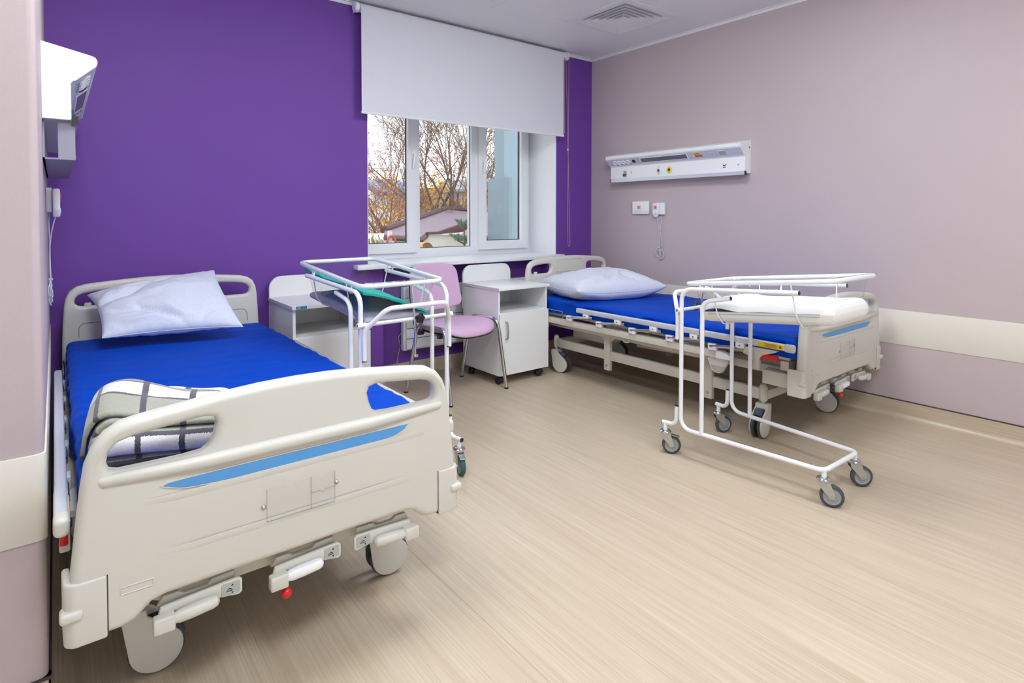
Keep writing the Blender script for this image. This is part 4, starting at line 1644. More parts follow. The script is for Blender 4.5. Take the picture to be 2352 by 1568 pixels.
# pillow lying on the right bed
def bend_b(x, y, z):
    a = rad(-14)
    X, Y = x * math.cos(a) - y * math.sin(a), x * math.sin(a) + y * math.cos(a)
    zz = z * (1.06 if z > 0 else .62) + .048
    lift = .030 * (abs(x) / .36) ** 3 + .02 * (abs(y) / .30) ** 3
    return V((3.335 + X, 3.12 + Y, .588 + max(.0, zz + lift * .6)))
make_pillow('pillow', .78, .62, .30, 8., [(.12, -.35, 1.35, .05, .5, .034), (-.02, -.55, 1.0, .045, .4, -.030), (.28, -.60, 2.0, .05, .4, -.030), (-.35, -.80, .9, .06, .3, -.022), (.5, -.7, 2.2, .05, .35, .02), (.12, .1, 1.4, .05, .35, -.016), (.65, -.5, 2.5, .06, .4, -.02), (-.6, -.7, .6, .06, .3, .016)], bend_b, 'plump pale blue pillow lying on the right bed', pinch=.05, edge_pow=.40)


# ------------------------------------------------------------------ folded checked blanket
def blanket_material():
    m = bpy.data.materials.new('checked_wool')
    m.use_nodes = True
    nt = m.node_tree
    b = nt.nodes['Principled BSDF']
    uv = nt.nodes.new('ShaderNodeUVMap')
    sep = nt.nodes.new('ShaderNodeSeparateXYZ')
    nt.links.new(uv.outputs[0], sep.inputs[0])

    def mth(op, a, b_=None, c=None):
        n = nt.nodes.new('ShaderNodeMath')
        n.operation = op
        for i, x in enumerate((a, b_, c)):
            if x is None: continue
            if isinstance(x, (int, float)): n.inputs[i].default_value = x
            else: nt.links.new(x, n.inputs[i])
        return n.outputs[0]
    nz = nt.nodes.new('ShaderNodeTexNoise')
    nz.inputs['Scale'].default_value = 260
    nt.links.new(uv.outputs[0], nz.inputs['Vector'])
    jit = mth('MULTIPLY_ADD', nz.outputs['Fac'], .008, -.004)
    PX, PY = .125, .115
    u = mth('ADD', sep.outputs[0], jit)
    v = mth('ADD', sep.outputs[1], jit)
    lu = mth('LESS_THAN', mth('PINGPONG', u, PX / 2), .0085)
    lv = mth('LESS_THAN', mth('PINGPONG', v, PY / 2), .0060)
    line = mth('MAXIMUM', lu, lv)
    row = mth('GREATER_THAN', mth('FRACT', mth('MULTIPLY', v, 1 / (2 * PY))), .5)
    c1 = nt.nodes.new('ShaderNodeMix'); c1.data_type = 'RGBA'
    c1.inputs[6].default_value = lin((226, 221, 228)) + (1,)
    c1.inputs[7].default_value = lin((160, 160, 142)) + (1,)
    nt.links.new(row, c1.inputs[0])
    c2 = nt.nodes.new('ShaderNodeMix'); c2.data_type = 'RGBA'
    nt.links.new(line, c2.inputs[0])
    nt.links.new(c1.outputs[2], c2.inputs[6])
    c2.inputs[7].default_value = lin((78, 76, 86)) + (1,)
    c3 = nt.nodes.new('ShaderNodeMix'); c3.data_type = 'RGBA'; c3.blend_type = 'MULTIPLY'
    c3.inputs[0].default_value = .35
    nt.links.new(c2.outputs[2], c3.inputs[6])
    nt.links.new(nz.outputs['Color'], c3.inputs[7])
    h = nt.nodes.new('ShaderNodeHueSaturation'); h.inputs['Value'].default_value = 1.18; h.inputs['Saturation'].default_value = .8
    nt.links.new(c3.outputs[2], h.inputs['Color'])
    nt.links.new(h.outputs[0], b.inputs['Base Color'])
    b.inputs['Roughness'].default_value = .95
    b.inputs['Sheen Weight'].default_value = .3
    bp = nt.nodes.new('ShaderNodeBump'); bp.inputs['Strength'].default_value = .5; bp.inputs['Distance'].default_value = .003
    nt.links.new(nz.outputs['Fac'], bp.inputs['Height'])
    nt.links.new(bp.outputs['Normal'], b.inputs['Normal'])
    return m


def make_blanket():
    """one long cloth folded in layers; the section (x, z) snakes, swept towards the head of the bed"""
    M_BL = blanket_material()
    # profile in the y-z plane (towards the camera side is small y); layers of a folded blanket
    FL, FR = V((.050, 1.690)), V((.365, 1.580))
    BL_, BR2 = V((.100, 2.170)), V((.450, 1.850))

    def Q(u, v):                      # u left-right along the front fold, v front-back
        return FL.lerp(FR, u).lerp(BL_.lerp(BR2, u), v)
    z = .596

    def arc(cv, cz, rv, rz, a0, a1, n=7):
        return [(cv + rv * math.cos(a0 + (a1 - a0) * k / n), cz + rz * math.sin(a0 + (a1 - a0) * k / n)) for k in range(n + 1)]
    prof = [(.03, z), (.93, z)] + arc(.93, z + .015, .04, .015, -PI / 2, PI / 2) + [(.06, z + .030)]
    prof += arc(.06, z + .047, .05, .017, -PI / 2, -3 * PI / 2) + [(.90, z + .064)]
    prof += arc(.90, z + .078, .04, .014, -PI / 2, PI / 2) + [(.08, z + .092)]
    bm = bmesh.new()
    uvl = bm.loops.layers.uv.new('UVMap')
    def dens(p):
        out = [p[0]]
        for a, b in zip(p, p[1:]):
            d = math.dist((a[0] * .4, a[1]), (b[0] * .4, b[1])); n = max(1, int(d / .018))
            for k in range(1, n + 1): out.append((a[0] + (b[0] - a[0]) * k / n, a[1] + (b[1] - a[1]) * k / n))
        return out
    inner = dens(prof)
    NXs = 34
    lens = [0]
    for a, b in zip(inner, inner[1:]): lens.append(lens[-1] + math.dist((a[0] * .4, a[1]), (b[0] * .4, b[1])))
    def pos(i, j):
        u = .03 + .92 * j / NXs
        v, zz = inner[i]
        f = (zz - .596) / .1
        q = Q(u, v + .02 * NZ.noise(V((u * 3, zz * 9, 1))))
        z2 = zz + .016 * f * NZ.noise(V((u * 3, v * 3, 3.))) + .007 * f * math.sin(u * 6 + v * 3)
        e = min(j, NXs - j) / NXs
        z2 -= f * .034 * max(0, 1 - e / .16) ** 2
        return V((q.x, q.y, max(.5935, z2)))
    grid = [[bm.verts.new(pos(i, j)) for j in range(NXs + 1)] for i in range(len(inner))]
    for i in range(len(inner) - 1):
        for j in range(NXs):
            f = bm.faces.new((grid[i][j], grid[i][j + 1], grid[i + 1][j + 1], grid[i + 1][j]))
            for lp, (a, b) in zip(f.loops, ((i, j), (i, j + 1), (i + 1, j + 1), (i + 1, j))):
                lp[uvl].uv = (.40 * b / NXs, lens[a])
    # top cover: a rounded, slumping upper fold that wraps the stack
    NU, NV_ = 50, 44
    def top(u, v):
        # v from the rear foot (0) over the top to the front foot (1)
        q = Q(-.06 + 1.12 * u, 1.06 - 1.12 * v)
        hh = .150 - .040 * u + .010 * math.sin(u * 6.5 + v * 2)
        a = (v - .5) * 2
        prof_ = max(0, 1 - abs(a) ** 3.0) ** .60
        b = (u - .5) * 2
        prof_ *= max(0, 1 - abs(b) ** 5) ** .5 * .92 + .08
        zz = .592 + hh * prof_ + .008 * NZ.noise(V((u * 5, v * 5, 9))) * prof_
        return V((q.x, max(q.y, 1.566), zz))
    g = [[bm.verts.new(top(i / NU, j / NV_)) for i in range(NU + 1)] for j in range(NV_ + 1)]
    ll = [0]
    for j in range(NV_): ll.append(ll[-1] + (top(.5, (j + 1) / NV_) - top(.5, j / NV_)).length)
    lu = [0]
    for i in range(NU): lu.append(lu[-1] + (top((i + 1) / NU, .5) - top(i / NU, .5)).length)
    cut = int(NV_ * .84)
    for j in range(cut):
        for i in range(NU):
            f = bm.faces.new((g[j][i], g[j][i + 1], g[j + 1][i + 1], g[j + 1][i]))
            for lp, (a, b) in zip(f.loops, ((i, j), (i + 1, j), (i + 1, j + 1), (i, j + 1))):
                lp[uvl].uv = (lu[a] + .0, ll[b] + .03)
    bmesh.ops.delete(bm, geom=[v for v in bm.verts if not v.link_faces], context='VERTS')
    o = finish('folded_blanket', bm, M_BL, sharp=80, recalc=False)
    md = o.modifiers.new('thick', 'SOLIDIFY')
    md.thickness = .010
    md.offset = 1
    return tag(o, 'folded white and olive checked wool blanket on the left bed', 'blanket')


make_blanket()


# ------------------------------------------------------------------ medical wall panels
PROF = [(0, 1.513), (.070, 1.513), (.074, 1.517), (.074, 1.632), (.080, 1.640), (.088, 1.643), (.140, 1.694), (.1455, 1.703), (.1455, 1.716), (.140, 1.7255), (.128, 1.730), (0, 1.757)]


def make_panel(label, left):
    """long wall trunking; local x = out of the wall, local y along the wall, built against x=0"""
    L = 1.27
    c = thing('medical_wall_panel', label, 'wall panel', group='medical wall panels')
    bm = bmesh.new()
    y0, y1 = -L / 2, L / 2
    plate(bm, PROF, [], L, 0, M.Identity(4) @ M(((1, 0, 0, 0), (0, 0, 1, 0), (0, 1, 0, 0), (0, 0, 0, 1))))
    body = finish('body', bm, M_SOCKET, c, sharp=25)
    for s in (-1, 1):
        bm = bmesh.new()
        big = [(max(-.0, x * 1.0 + (.001 if x > 0 else 0)), z) for x, z in PROF]
        plate(bm, big, [], .004, .001, M.Translation((0, s * (L / 2 + .002), 0)) @ M(((1, 0, 0, 0), (0, 0, 1, 0), (0, 1, 0, 0), (0, 0, 0, 1))), seg=1)
        e = finish('end_plate', bm, M_SOCKET, c)
        if s > 0:
            bm = bmesh.new()
            lathe(bm, [(0, .003), (.004, .003), (.006, 0)], 12, axis_xf((.022, s * (L / 2 + .004), 1.70), (0, s, 0)))
            finish('screw', bm, M_BRASS, c)
    # sloping service face: local frame u along y, v up the slope
    p0, p1 = V((.0895, 0, 1.6445)), V((.1395, 0, 1.6935))
    sl = (p1 - p0).normalized()
    nrm = V((sl.z, 0, -sl.x))
    sg = -1          # keep the left-right order as seen from the room

    def F(y, v, d=0.0):
        return V((0, y * sg, 0)) + p0 + sl * v + nrm * d

    def fx(y, v, d):
        m = M.Identity(4)
        o_ = F(y, v, d)
        ax = V((0, -1 * sg, 0))
        for i in range(3):
            m[i][0], m[i][1], m[i][2], m[i][3] = ax[i], sl[i], nrm[i], o_[i]
        return m
    SL = (p1 - p0).length
    bm = bmesh.new()
    plate(bm, rrect(-L / 2 + .001, L / 2 - .001, .001, SL - .001, .001, 1), [], .001, .0002, fx(0, 0, .0006), seg=1)
    finish('service_face', bm, M_PANELGREY, c)
    # y positive = towards the window for the right-hand panel
    bm = bmesh.new()
    plate(bm, rrect(-.222, .222, -.0205, .0205, .001, 1), [], .003, .0005, fx(.045, SL * .5, .002), seg=1)
    ln = finish('lamp_lens', bm, M_LENS, c)
    bm = bmesh.new()
    plate(bm, rrect(-.228, .228, -.026, .026, .001, 1), [rrect(-.222, .222, -.0205, .0205, .001, 1)], .004, .001, fx(.045, SL * .5, .002), seg=1)
    finish('lens_frame', bm, M_SOCKET, c)
    for k in range(4):
        y = .555 - k * .048
        bm = bmesh.new()
        lathe(bm, [(.0155, .001), (.0205, .001), (.022, .004), (.0205, .007), (.0165, .007), (.015, .003), (0, .003)], 24, fx(y, SL * .48, 0))
        so_ = finish('socket', bm, M_SOCKET, c)
        for dx in (-.006, .006):
            bm = bmesh.new()
            lathe(bm, [(0, .0036), (.0022, .0036)], 8, fx(y, SL * .48, 0) @ M.Translation((dx, 0, 0)))
            finish('pin_hole', bm, M_GASKET, so_)
        part = bmesh.new()
        lathe(part, [(0, .0035), (.005, .0035), (.0055, 0)], 10, fx(y - .024, SL * .16, 0))
        finish('earth_stud', part, M_RIMGREY, c)
    bm = bmesh.new()
    lathe(bm, [(0, .002), (.009, .002), (.011, .006), (.016, .005), (.017, .001)], 20, fx(.345, SL * .5, 0))
    finish('data_port', bm, mat('dark_olive', (58, 66, 42), .4), c)
    for nm, m_, y, v, w, h in (('yellow_label', M_YELLOW, -.272, .049, .060, .016), ('red_label', M_REDLAB, -.280, .027, .060, .018), ('warning_mark', mat('pale_yellow', (240, 236, 150), .5), -.230, .049, .018, .015), ('prohibit_mark', M_SOCKET, -.236, .027, .018, .017), ('network_socket', M_SOCKET, -.398, .026, .022, .018), ('network_label', M_SOCKET, -.384, .050, .018, .006), ('switch', M_GREYLAB, -.482, .034, .052, .036), ('switch_rim', M_SOCKET, -.478, .054, .054, .004)):
        bm = bmesh.new()
        plate(bm, rrect(-w / 2, w / 2, -h / 2, h / 2, .0015, 2), [], .002, .0005, fx(y, v, .0015 if 'network' not in nm else .004), seg=1)
        finish(nm, bm, m_, c)
    bm = bmesh.new()
    for y, v, w, h in ((-.272, .052, .040, .002), (-.272, .047, .046, .002), (-.230, .049, .006, .006), (-.236, .027, .010, .002), (-.398, .030, .010, .006)):
        plate(bm, [(-w / 2, -h / 2), (w / 2, -h / 2), (w / 2, h / 2), (-w / 2, h / 2)], [], .0008, 0, fx(y, v, .0065 if y < -.39 else .003))
    finish('label_print', bm, M_PRINT, c)['kind'] = 'stuff'
    bm = bmesh.new()
    for y, v, w, h in ((-.282, .029, .040, .003), (-.282, .023, .034, .002)):
        plate(bm, [(-w / 2, -h / 2), (w / 2, -h / 2), (w / 2, h / 2), (-w / 2, h / 2)], [], .0008, 0, fx(y, v, .003))
    finish('label_print', bm, mat('pale_print', (244, 150, 140), .5), c)['kind'] = 'stuff'
    # lower face items
    LX = .0745
    def gx(y, z):
        m = M.Identity(4)
        ax = V((0, -sg, 0))
        for i in range(3):
            m[i][0], m[i][1], m[i][2], m[i][3] = ax[i], (0, 0, 1)[i], (1, 0, 0)[i], (LX, y * sg, z)[i]
        return m
    for y, m_, col in ((.115, M_SOCKET, None), (.012, M_YELLOW, 1)):
        bm = bmesh.new()
        lathe(bm, [(0, .002), (.030, .002), (.0335, 0)], 26, gx(y, 1.577))
        fl = finish('outlet_flange', bm, M_SOCKET, c)
        bm = bmesh.new()
        lathe(bm, [(.013, .002), (.013, .010), (.021, .009), (.024, .002)], 24, gx(y, 1.577))
        finish('outlet_ring', bm, m_, c)
        bm = bmesh.new()
        lathe(bm, [(0, .004), (.008, .006), (.0135, .006), (.0135, .001)], 18, gx(y, 1.577))
        finish('outlet_core', bm, M_BRASS, c)
        for dz in (-.0285, .0285):
            bm = bmesh.new()
            plate(bm, rrect(-.006, .006, -.003, .003, .002, 2), [], .002, .0005, gx(y, 1.577 + dz) @ M.Translation((0, 0, .003)), seg=1)
            finish('outlet_tab', bm, M_YELLOW if col else M_GREYLAB, c)
    bm = bmesh.new()
    plate(bm, rrect(-.018, .018, -.026, .026, .002, 2), [], .004, .001, gx(.475, 1.570) @ M.Translation((0, 0, .002)), seg=1)
    bk = finish('breaker', bm, M_GREYLAB, c)
    bm = bmesh.new()
    plate(bm, [(-.018, -.004), (-.014, -.018), (-.006, -.018), (-.004, -.008), (.004, -.008), (.006, -.018), (.014, -.018), (.018, -.004), (.018, .004), (-.018, .004)], [], .010, .002, gx(.477, 1.566) @ M.Translation((0, 0, .006)), seg=2)
    finish('breaker_lever', bm, M_GREEN, c)
    for y in (.405, -.585):
        bm = bmesh.new()
        lathe(bm, [(0, .003), (.004, .003), (.0065, 0)], 12, gx(y, 1.577))
        finish('screw', bm, M_RIMGREY, c)
    # dark winged maker's mark
    bm = bmesh.new()
    plate(bm, [(-.016, .010), (-.006, .004), (0, .0), (.006, .004), (.018, .012), (.010, -.002), (.002, -.006), (-.004, -.006), (-.012, .0)], [], .0008, 0, gx(-.475, 1.578) @ M.Translation((0, 0, .001)))
    plate(bm, [(-.012, -.012), (.012, -.012), (.009, -.017), (-.009, -.017)], [], .0008, 0, gx(-.475, 1.578) @ M.Translation((0, 0, .001)))
    finish('maker_mark', bm, M_PRINT, c)['kind'] = 'stuff'
    # equipment rail along the bottom
    bm = bmesh.new()
    box(bm, .076, .092, -L / 2 + .012, L / 2 + .012, 1.500, 1.527, bev=.001, seg=1)
    finish('equipment_rail', bm, M_ALU, c)
    for s in (-1, 1):
        bm = bmesh.new()
        yy = s * L / 2 + .012 - s * .012
        box(bm, .075, .093, yy - .003 + s * .012, yy + .003 + s * .012, 1.499, 1.528)
        finish('rail_cap', bm, M_GASKET, c)
    return c


pr_ = make_panel('white medical wall panel with sockets and gas outlets on the right wall', False)
pr_.rotation_euler = (0, 0, PI)
pr_.location = (XR - .0005, 2.88, 0)
pl_ = make_panel('white medical wall panel seen end-on at the left wall', True)
pl_.location = (XL + .0005, 2.38 + .637, 0)
# support bracket below the left-hand panel
sp = thing('panel_bracket', 'grey steel bracket under the wall panel at the left wall', 'bracket', (XL, 3.0, 1.36))
sp.location = (0, 0, 0)
M_GREYMET = mat('grey_painted_steel', (140, 136, 150), .45)
part_box('bracket_plate', M_GREYMET, sp, XL + .0005, XL + .006, 2.40, 3.60, 1.385, 1.512)
part_box('bracket_tray', M_GREYMET, sp, XL + .0005, XL + .085, 2.40, 3.60, 1.385, 1.390)
part_box('bracket_rib', M_GREYMET, sp, XL + .040, XL + .085, 2.402, 2.407, 1.390, 1.512)
part_box('bracket_lip', M_GREYMET, sp, XL + .080, XL + .086, 2.40, 3.60, 1.390, 1.400)


# ------------------------------------------------------------------ nurse call units
def call_icon(parent, mx):
    for nm, m_, r in (('icon_border', M_REDLAB, [rrect(-.017, .017, -.020, .020, .001, 1)]), ('icon_white', M_SOCKET, [rrect(-.0155, .0155, -.0185, .0185, .001, 1)]), ('icon_red', M_REDLAB, [rrect(-.0115, .0115, -.0125, .0115, .001, 1)])):
        bm = bmesh.new()
        k = {'icon_border': .0006, 'icon_white': .001, 'icon_red': .0014}[nm]
        plate(bm, r[0], [], .0006, 0, mx @ M.Translation((0, 0, k)))
        finish(nm, bm, m_, parent)
    bm = bmesh.new()
    ring = [(.0040 * math.cos(2 * PI * k / 20), .0050 * math.sin(2 * PI * k / 20)) for k in range(20)]
    hole = [(.0020 * math.cos(2 * PI * k / 20), .0028 * math.sin(2 * PI * k / 20)) for k in range(20)]
    plate(bm, ring, [hole], .0006, 0, mx @ M.Translation((0, .002, .0018)))
    plate(bm, [(-.004, -.0105), (.004, -.0105), (.003, -.0075), (-.003, -.0075)], [], .0006, 0, mx @ M.Translation((0, 0, .0018)))
    finish('icon_figure', bm, M_SOCKET, parent)['kind'] = 'stuff'


def wall_mx(side, y, z, d=0.):
    """local xy = along wall / up, local z = out of the wall"""
    m = M.Identity(4)
    if side > 0:
        ax, nz_ = V((0, -1, 0)), V((-1, 0, 0)); px = XR - d
    else:
        ax, nz_ = V((0, 1, 0)), V((1, 0, 0)); px = XL + d
    for i in range(3):
        m[i][0], m[i][1], m[i][2], m[i][3] = ax[i], (0, 0, 1)[i], nz_[i], (px, y, z)[i]
    return m


def call_plate(side, y, z, label):
    X = wall_mx(side, y, z)
    bm = bmesh.new()
    plate(bm, rrect(-.088, .088, -.055, .055, .008, 4), [], .022, .006, X @ M.Translation((0, 0, .0115)), seg=3)
    o = finish('call_plate', bm, M_SOCKET)
    bm = bmesh.new()
    plate(bm, rrect(-.050, .050, -.034, .048, .003, 3), [], .006, .002, X @ M.Translation((-.012, 0, .0225)), seg=2)
    finish('call_button', bm, M_SOCKET, o)
    bm = bmesh.new()
    plate(bm, [(-.086, -.036), (.086, -.036), (.086, -.034), (-.086, -.034)], [], .001, 0, X @ M.Translation((0, 0, .0225)))
    finish('plate_groove', bm, M_GREYLAB, o)
    call_icon(o, X @ M.Translation((-.012, .003, .0258)))
    return tag(o, label, 'call button')


def call_handset(side, y, z, label, coil, base_dx):
    X = wall_mx(side, y, z)
    c = thing('nurse_call_handset', label, 'call handset', (0, 0, 0), group='corded call handsets')
    bm = bmesh.new()
    plate(bm, rrect(-.042, .042, -.050, .050, .006, 4), [], .020, .005, X @ M.Translation((base_dx, .004, .0105)), seg=3)
    finish('wall_base', bm, M_SOCKET, c)
    ol = [(p[0], p[1]) for p in fillet([(-.030, .050, 0), (.030, .050, 0), (.030, -.035, 0), (.012, -.066, 0), (-.012, -.066, 0), (-.030, -.035, 0)], [.010, .010, .02, .014, .014, .02], 5, True)]
    bm = bmesh.new()
    plate(bm, ol, [], .024, .007, X @ M.Translation((0, 0, .034)), seg=4)
    finish('handset', bm, M_SOCKET, c)
    bm = bmesh.new()
    lathe(bm, [(0, .003), (.010, .0025), (.012, 0)], 18, X @ M.Translation((.004, -.040, .046)))
    finish('button', bm, M_PANELGREY, c)
    call_icon(c, X @ M.Translation((0, .016, .0465)))
    # cord: down from the handset, coiled in a loop, and back up to the base
    pts = []
    zc = -.37
    def q(a, b, d): pts.append(X @ V((a, b, d)))
    q(.004, -.064, .030); q(.010, -.12, .018); q(.028, -.19, .010); q(.040, -.25, .008); q(.044, -.285, .008); q(.034, -.312, .010)
    n = 5
    for k in range(n * 18):
        a = PI / 2 + 2 * PI * k / 18
        t = k / (n * 18)
        rx = .026 + .012 * math.sin(t * 9 + 1) + .006 * math.sin(t * 31)
        ry = .040 + .010 * math.sin(t * 7)
        q(.020 + .014 * math.sin(t * 11) + rx * math.cos(a), zc + .014 * math.sin(t * 13 + 2) + ry * math.sin(a), .006 + .008 * t + .003 * math.sin(k))
    q(.022, -.318, .012); q(.024, -.24, .010); q(.026, -.16, .010); q(base_dx + .008, -.09, .008); q(base_dx + .006, -.046, .010)
    # smooth with Catmull-Rom
    sm = []
    for i in range(len(pts) - 1):
        p0, p1, p2, p3 = pts[max(i - 1, 0)], pts[i], pts[i + 1], pts[min(i + 2, len(pts) - 1)]
        for s_ in range(3):
            t = s_ / 3
            sm.append(.5 * ((2 * p1) + (p2 - p0) * t + (2 * p0 - 5 * p1 + 4 * p2 - p3) * t * t + (3 * p1 - p0 - 3 * p2 + p3) * t ** 3))
    sm.append(pts[-1])
    bm = bmesh.new()
    tube(bm, sm, .0024, 6)
    finish('cord', bm, M_CABLE, c, sharp=80)
    return c


call_plate(1, 3.232, 1.276, 'white call plate with a red button above the right bed')
call_handset(1, 3.055, 1.262, 'white corded call handset with a red button on the right wall', None, .030)
call_handset(-1, 3.0, 1.262, 'white corded call handset hanging at the left wall', None, .030)

# ------------------------------------------------------------------ outside the window
GZ = -3.7


def ray(u, v):
    return fw + rt2 * ((u - 1176) / F_PX) - up2 * ((v - PPY) / F_PX)


def at_y(u, v, Y):
    d = ray(u, v)
    return V((0, 0, CAMZ)) + d * (Y / d.y)


def at_plane(u, v, p, n):
    d = ray(u, v)
    o = V((0, 0, CAMZ))
    return o + d * ((p - o).dot(n) / d.dot(n))


def slab(bm, pts, th):
    """polygon with thickness downwards"""
    pts = [V(p) for p in pts]
    n = len(pts)
    a = [bm.verts.new(p) for p in pts]
    b = [bm.verts.new(p - V((0, 0, th))) for p in pts]
    bm.faces.new(a); bm.faces.new(b[::-1])
    for i in range(n):
        bm.faces.new((a[i], b[i], b[(i + 1) % n], a[(i + 1) % n]))
    return bm


M_GRASS = mat('autumn_ground', (128, 116, 84), .95, vary=(.4, .3))
M_ROOFM = mat('mauve_metal_roof', (150, 132, 146), .5, vary=(2., .06))
M_FASCIA = mat('brown_fascia', (104, 72, 70), .6)
M_RENDER = mat('white_render', (238, 234, 226), .8)
M_BARK = mat('olive_bark', (118, 104, 84), .9, vary=(6, .2))
M_TWIG = mat('twig_brown', (150, 132, 120), .9)
M_TWIG2 = mat('twig_russet', (160, 126, 112), .9)
M_LEAFR = mat('russet_leaf', (176, 122, 92), .8)
M_LEAFY = mat('yellow_leaf', (232, 182, 66), .8)
M_LEAFG = mat('willow_leaf', (176, 178, 84), .8)
M_PINE = mat('pine_needle', (106, 136, 110), .8)
M_WING = mat('blue_grey_cladding', (134, 154, 164), .5)
M_WINGD = mat('wing_window', (120, 138, 148), .25)
M_BROOF = mat('blue_roof', (72, 128, 214), .5)
M_BWALL = mat('blue_wall', (52, 84, 176), .7)

g = struct('ground_outside', box(bmesh.new(), -60, 120, 4.9, 160, GZ - .2, GZ), M_GRASS)

# neighbouring wing of the building: left face with windows, end face plain
WYY = 9.0
pc = at_y(1158, 450, WYY)
wing = thing('building_wing', 'blue grey clad building wing close outside the window', 'building', (pc.x + 2, WYY + 2, GZ))
wing.location = (0, 0, 0)
d_far = ray(1136, 450)
yfar = pc.x / d_far.x * d_far.y
bm = bmesh.new()
box(bm, pc.x, pc.x + 5, WYY, yfar, GZ, 9)
finish('wall', bm, M_WING, wing)
for z in (-2.9, .25, 3.4):
    bm = bmesh.new()
    box(bm, pc.x - .03, pc.x + .05, WYY + .5, yfar - .5, z, z + 1.7)
    w_ = finish('window', bm, M_WINGD, wing)
    bm = bmesh.new()
    box(bm, pc.x - .10, pc.x + .02, WYY + .42, yfar - .42, z - .08, z - .01)
    finish('ledge', bm, mat('pale_ledge', (176, 190, 198), .5), wing)
for k in range(4):
    bm = bmesh.new()
    box(bm, pc.x + .7 + k * 1.1, pc.x + .715 + k * 1.1, WYY - .008, WYY + .01, GZ, 9)
    finish('panel_joint', bm, M_WINGD, wing)

# low house with brown metal roof
hs = thing('low_house', 'low white house with a brown metal roof outside the window', 'house', (0, 0, 0))
pE = at_y(967, 543, 18.0)
nR = V((.10, -.27, 1)).normalized()
roof = [at_plane(u, v, pE, nR) for u, v in ((882, 538), (967, 543), (981, 533), (1010, 531), (1100, 499), (1150, 489), (1080, 485), (1024, 480.5), (960, 503), (884, 529))]
bm = slab(bmesh.new(), roof, .14)
finish('roof', bm, M_ROOFM, hs, sharp=10)
rbm = bmesh.new()
for k in range(26):
    a = at_plane(884 + k * 8.0, 538 + .2 * k, pE, nR)
    b = at_plane(884 + k * 8.0 + 30, 529 - k * 1.4 - 14, pE, nR)
# dark verge board along the upper edge
bm = bmesh.new()
vp = [roof[-1] + V((0, 0, .05)), roof[-2] + V((0, 0, .05)), roof[-3] + V((0, 0, .05)), roof[-4] + V((0, 0, .05))]
tube(bm, vp, .11, 6)
finish('verge_board', bm, M_FASCIA, hs)
bm = bmesh.new()
vp = [roof[0] - V((0, .05, .12)), roof[1] - V((0, .05, .12)), roof[2] - V((0, .05, .1)), roof[3] - V((0, .05, .1))]
tube(bm, vp, .09, 6)
finish('gutter', bm, M_FASCIA, hs)
bm = bmesh.new()
gp = [at_y(u, v, 18.3) for u, v in ((984, 533), (1010, 532), (1100, 500), (1100, 522), (1066, 532), (1030, 536), (984, 537))]
vs = [bm.verts.new(p) for p in gp] ; vb = [bm.verts.new(p + V((0, .2, 0))) for p in gp]
bm.faces.new(vs); bm.faces.new(vb[::-1])
for i in range(len(vs)): bm.faces.new((vs[i], vb[i], vb[(i + 1) % len(vs)], vs[(i + 1) % len(vs)]))
finish('gable', bm, M_FASCIA, hs)
p2 = at_y(1114, 541, 17.4)
n2 = V((-.05, -.55, 1)).normalized()
bm = slab(bmesh.new(), [at_plane(u, v, p2, n2) for u, v in ((1056, 540), (1160, 541), (1160, 484), (1140, 485), (1112, 497), (1070, 528))], .12)
finish('lower_roof', bm, M_ROOFM, hs, sharp=10)
bm = bmesh.new()
tube(bm, [at_plane(1056, 541, p2, n2) - V((0, .03, .1)), at_plane(1160, 542, p2, n2) - V((0, .03, .1))], .09, 6)
finish('gutter', bm, M_FASCIA, hs)
xa, xb = at_y(906, 560, 18.6).x, at_y(1165, 560, 18.6).x
ze = at_y(967, 546, 18.6).z
part_box('wall', M_RENDER, hs, xa, xb, 18.45, 21.5, GZ, ze + .1)
part_box('wall', M_RENDER, hs, at_y(872, 560, 19.2).x, xa + .1, 19.1, 21.5, GZ, ze - .05)
w_ = part_box('window', mat('dark_window', (72, 70, 78), .3), hs, at_y(877, 560, 19.05).x, at_y(884, 560, 19.05).x, 19.05, 19.2, ze - 1.3, ze - .3)

# blue roofed house further away
bh = thing('blue_house', 'white house with a blue roof and chimney behind the trees', 'house', (0, 0, 0))
Yh = 46.
P = lambda u, v: at_y(u, v, Yh)
part_box('wall', M_RENDER, bh, P(868, 450).x, P(960, 450).x, Yh, Yh + 9, GZ, P(900, 440).z)
part_box('blue_panel', M_BWALL, bh, P(908, 450).x, P(936, 450).x, Yh - .1, Yh, P(920, 488).z, P(920, 455).z)
bm = bmesh.new()
slab(bm, [P(862, 443) + V((0, -.6, 0)), P(962, 443) + V((0, -.6, 0)), P(962, 418) + V((0, 4, .4)), P(862, 418) + V((0, 4, .4))], .25)
finish('roof', bm, M_BROOF, bh)
a, b = P(912, 425), P(921, 409)
part_box('chimney', M_BWALL, bh, a.x, b.x, Yh + 1.2, Yh + 2.2, a.z - .3, b.z)
part_box('eave_board', M_BWALL, bh, P(862, 443).x, P(962, 443).x, Yh - .75, Yh - .55, P(900, 447).z, P(900, 442).z)

# far grey roofed block
fh = thing('grey_block', 'far grey roofed building behind the bare trees', 'building', (0, 0, 0))
P = lambda u, v: at_y(u, v, 60.)
part_box('wall', mat('far_wall', (176, 160, 156), .8), fh, P(1000, 450).x, P(1150, 450).x, 60, 68, GZ, P(1050, 432).z)
bm = slab(bmesh.new(), [P(994, 436) + V((0, -.8, 0)), P(1160, 432) + V((0, -.8, 0)), P(1150, 405) + V((0, 5, 0)), P(1060, 412) + V((0, 5, 0))], .3)
finish('roof', bm, mat('grey_roof', (150, 148, 152), .6), fh)


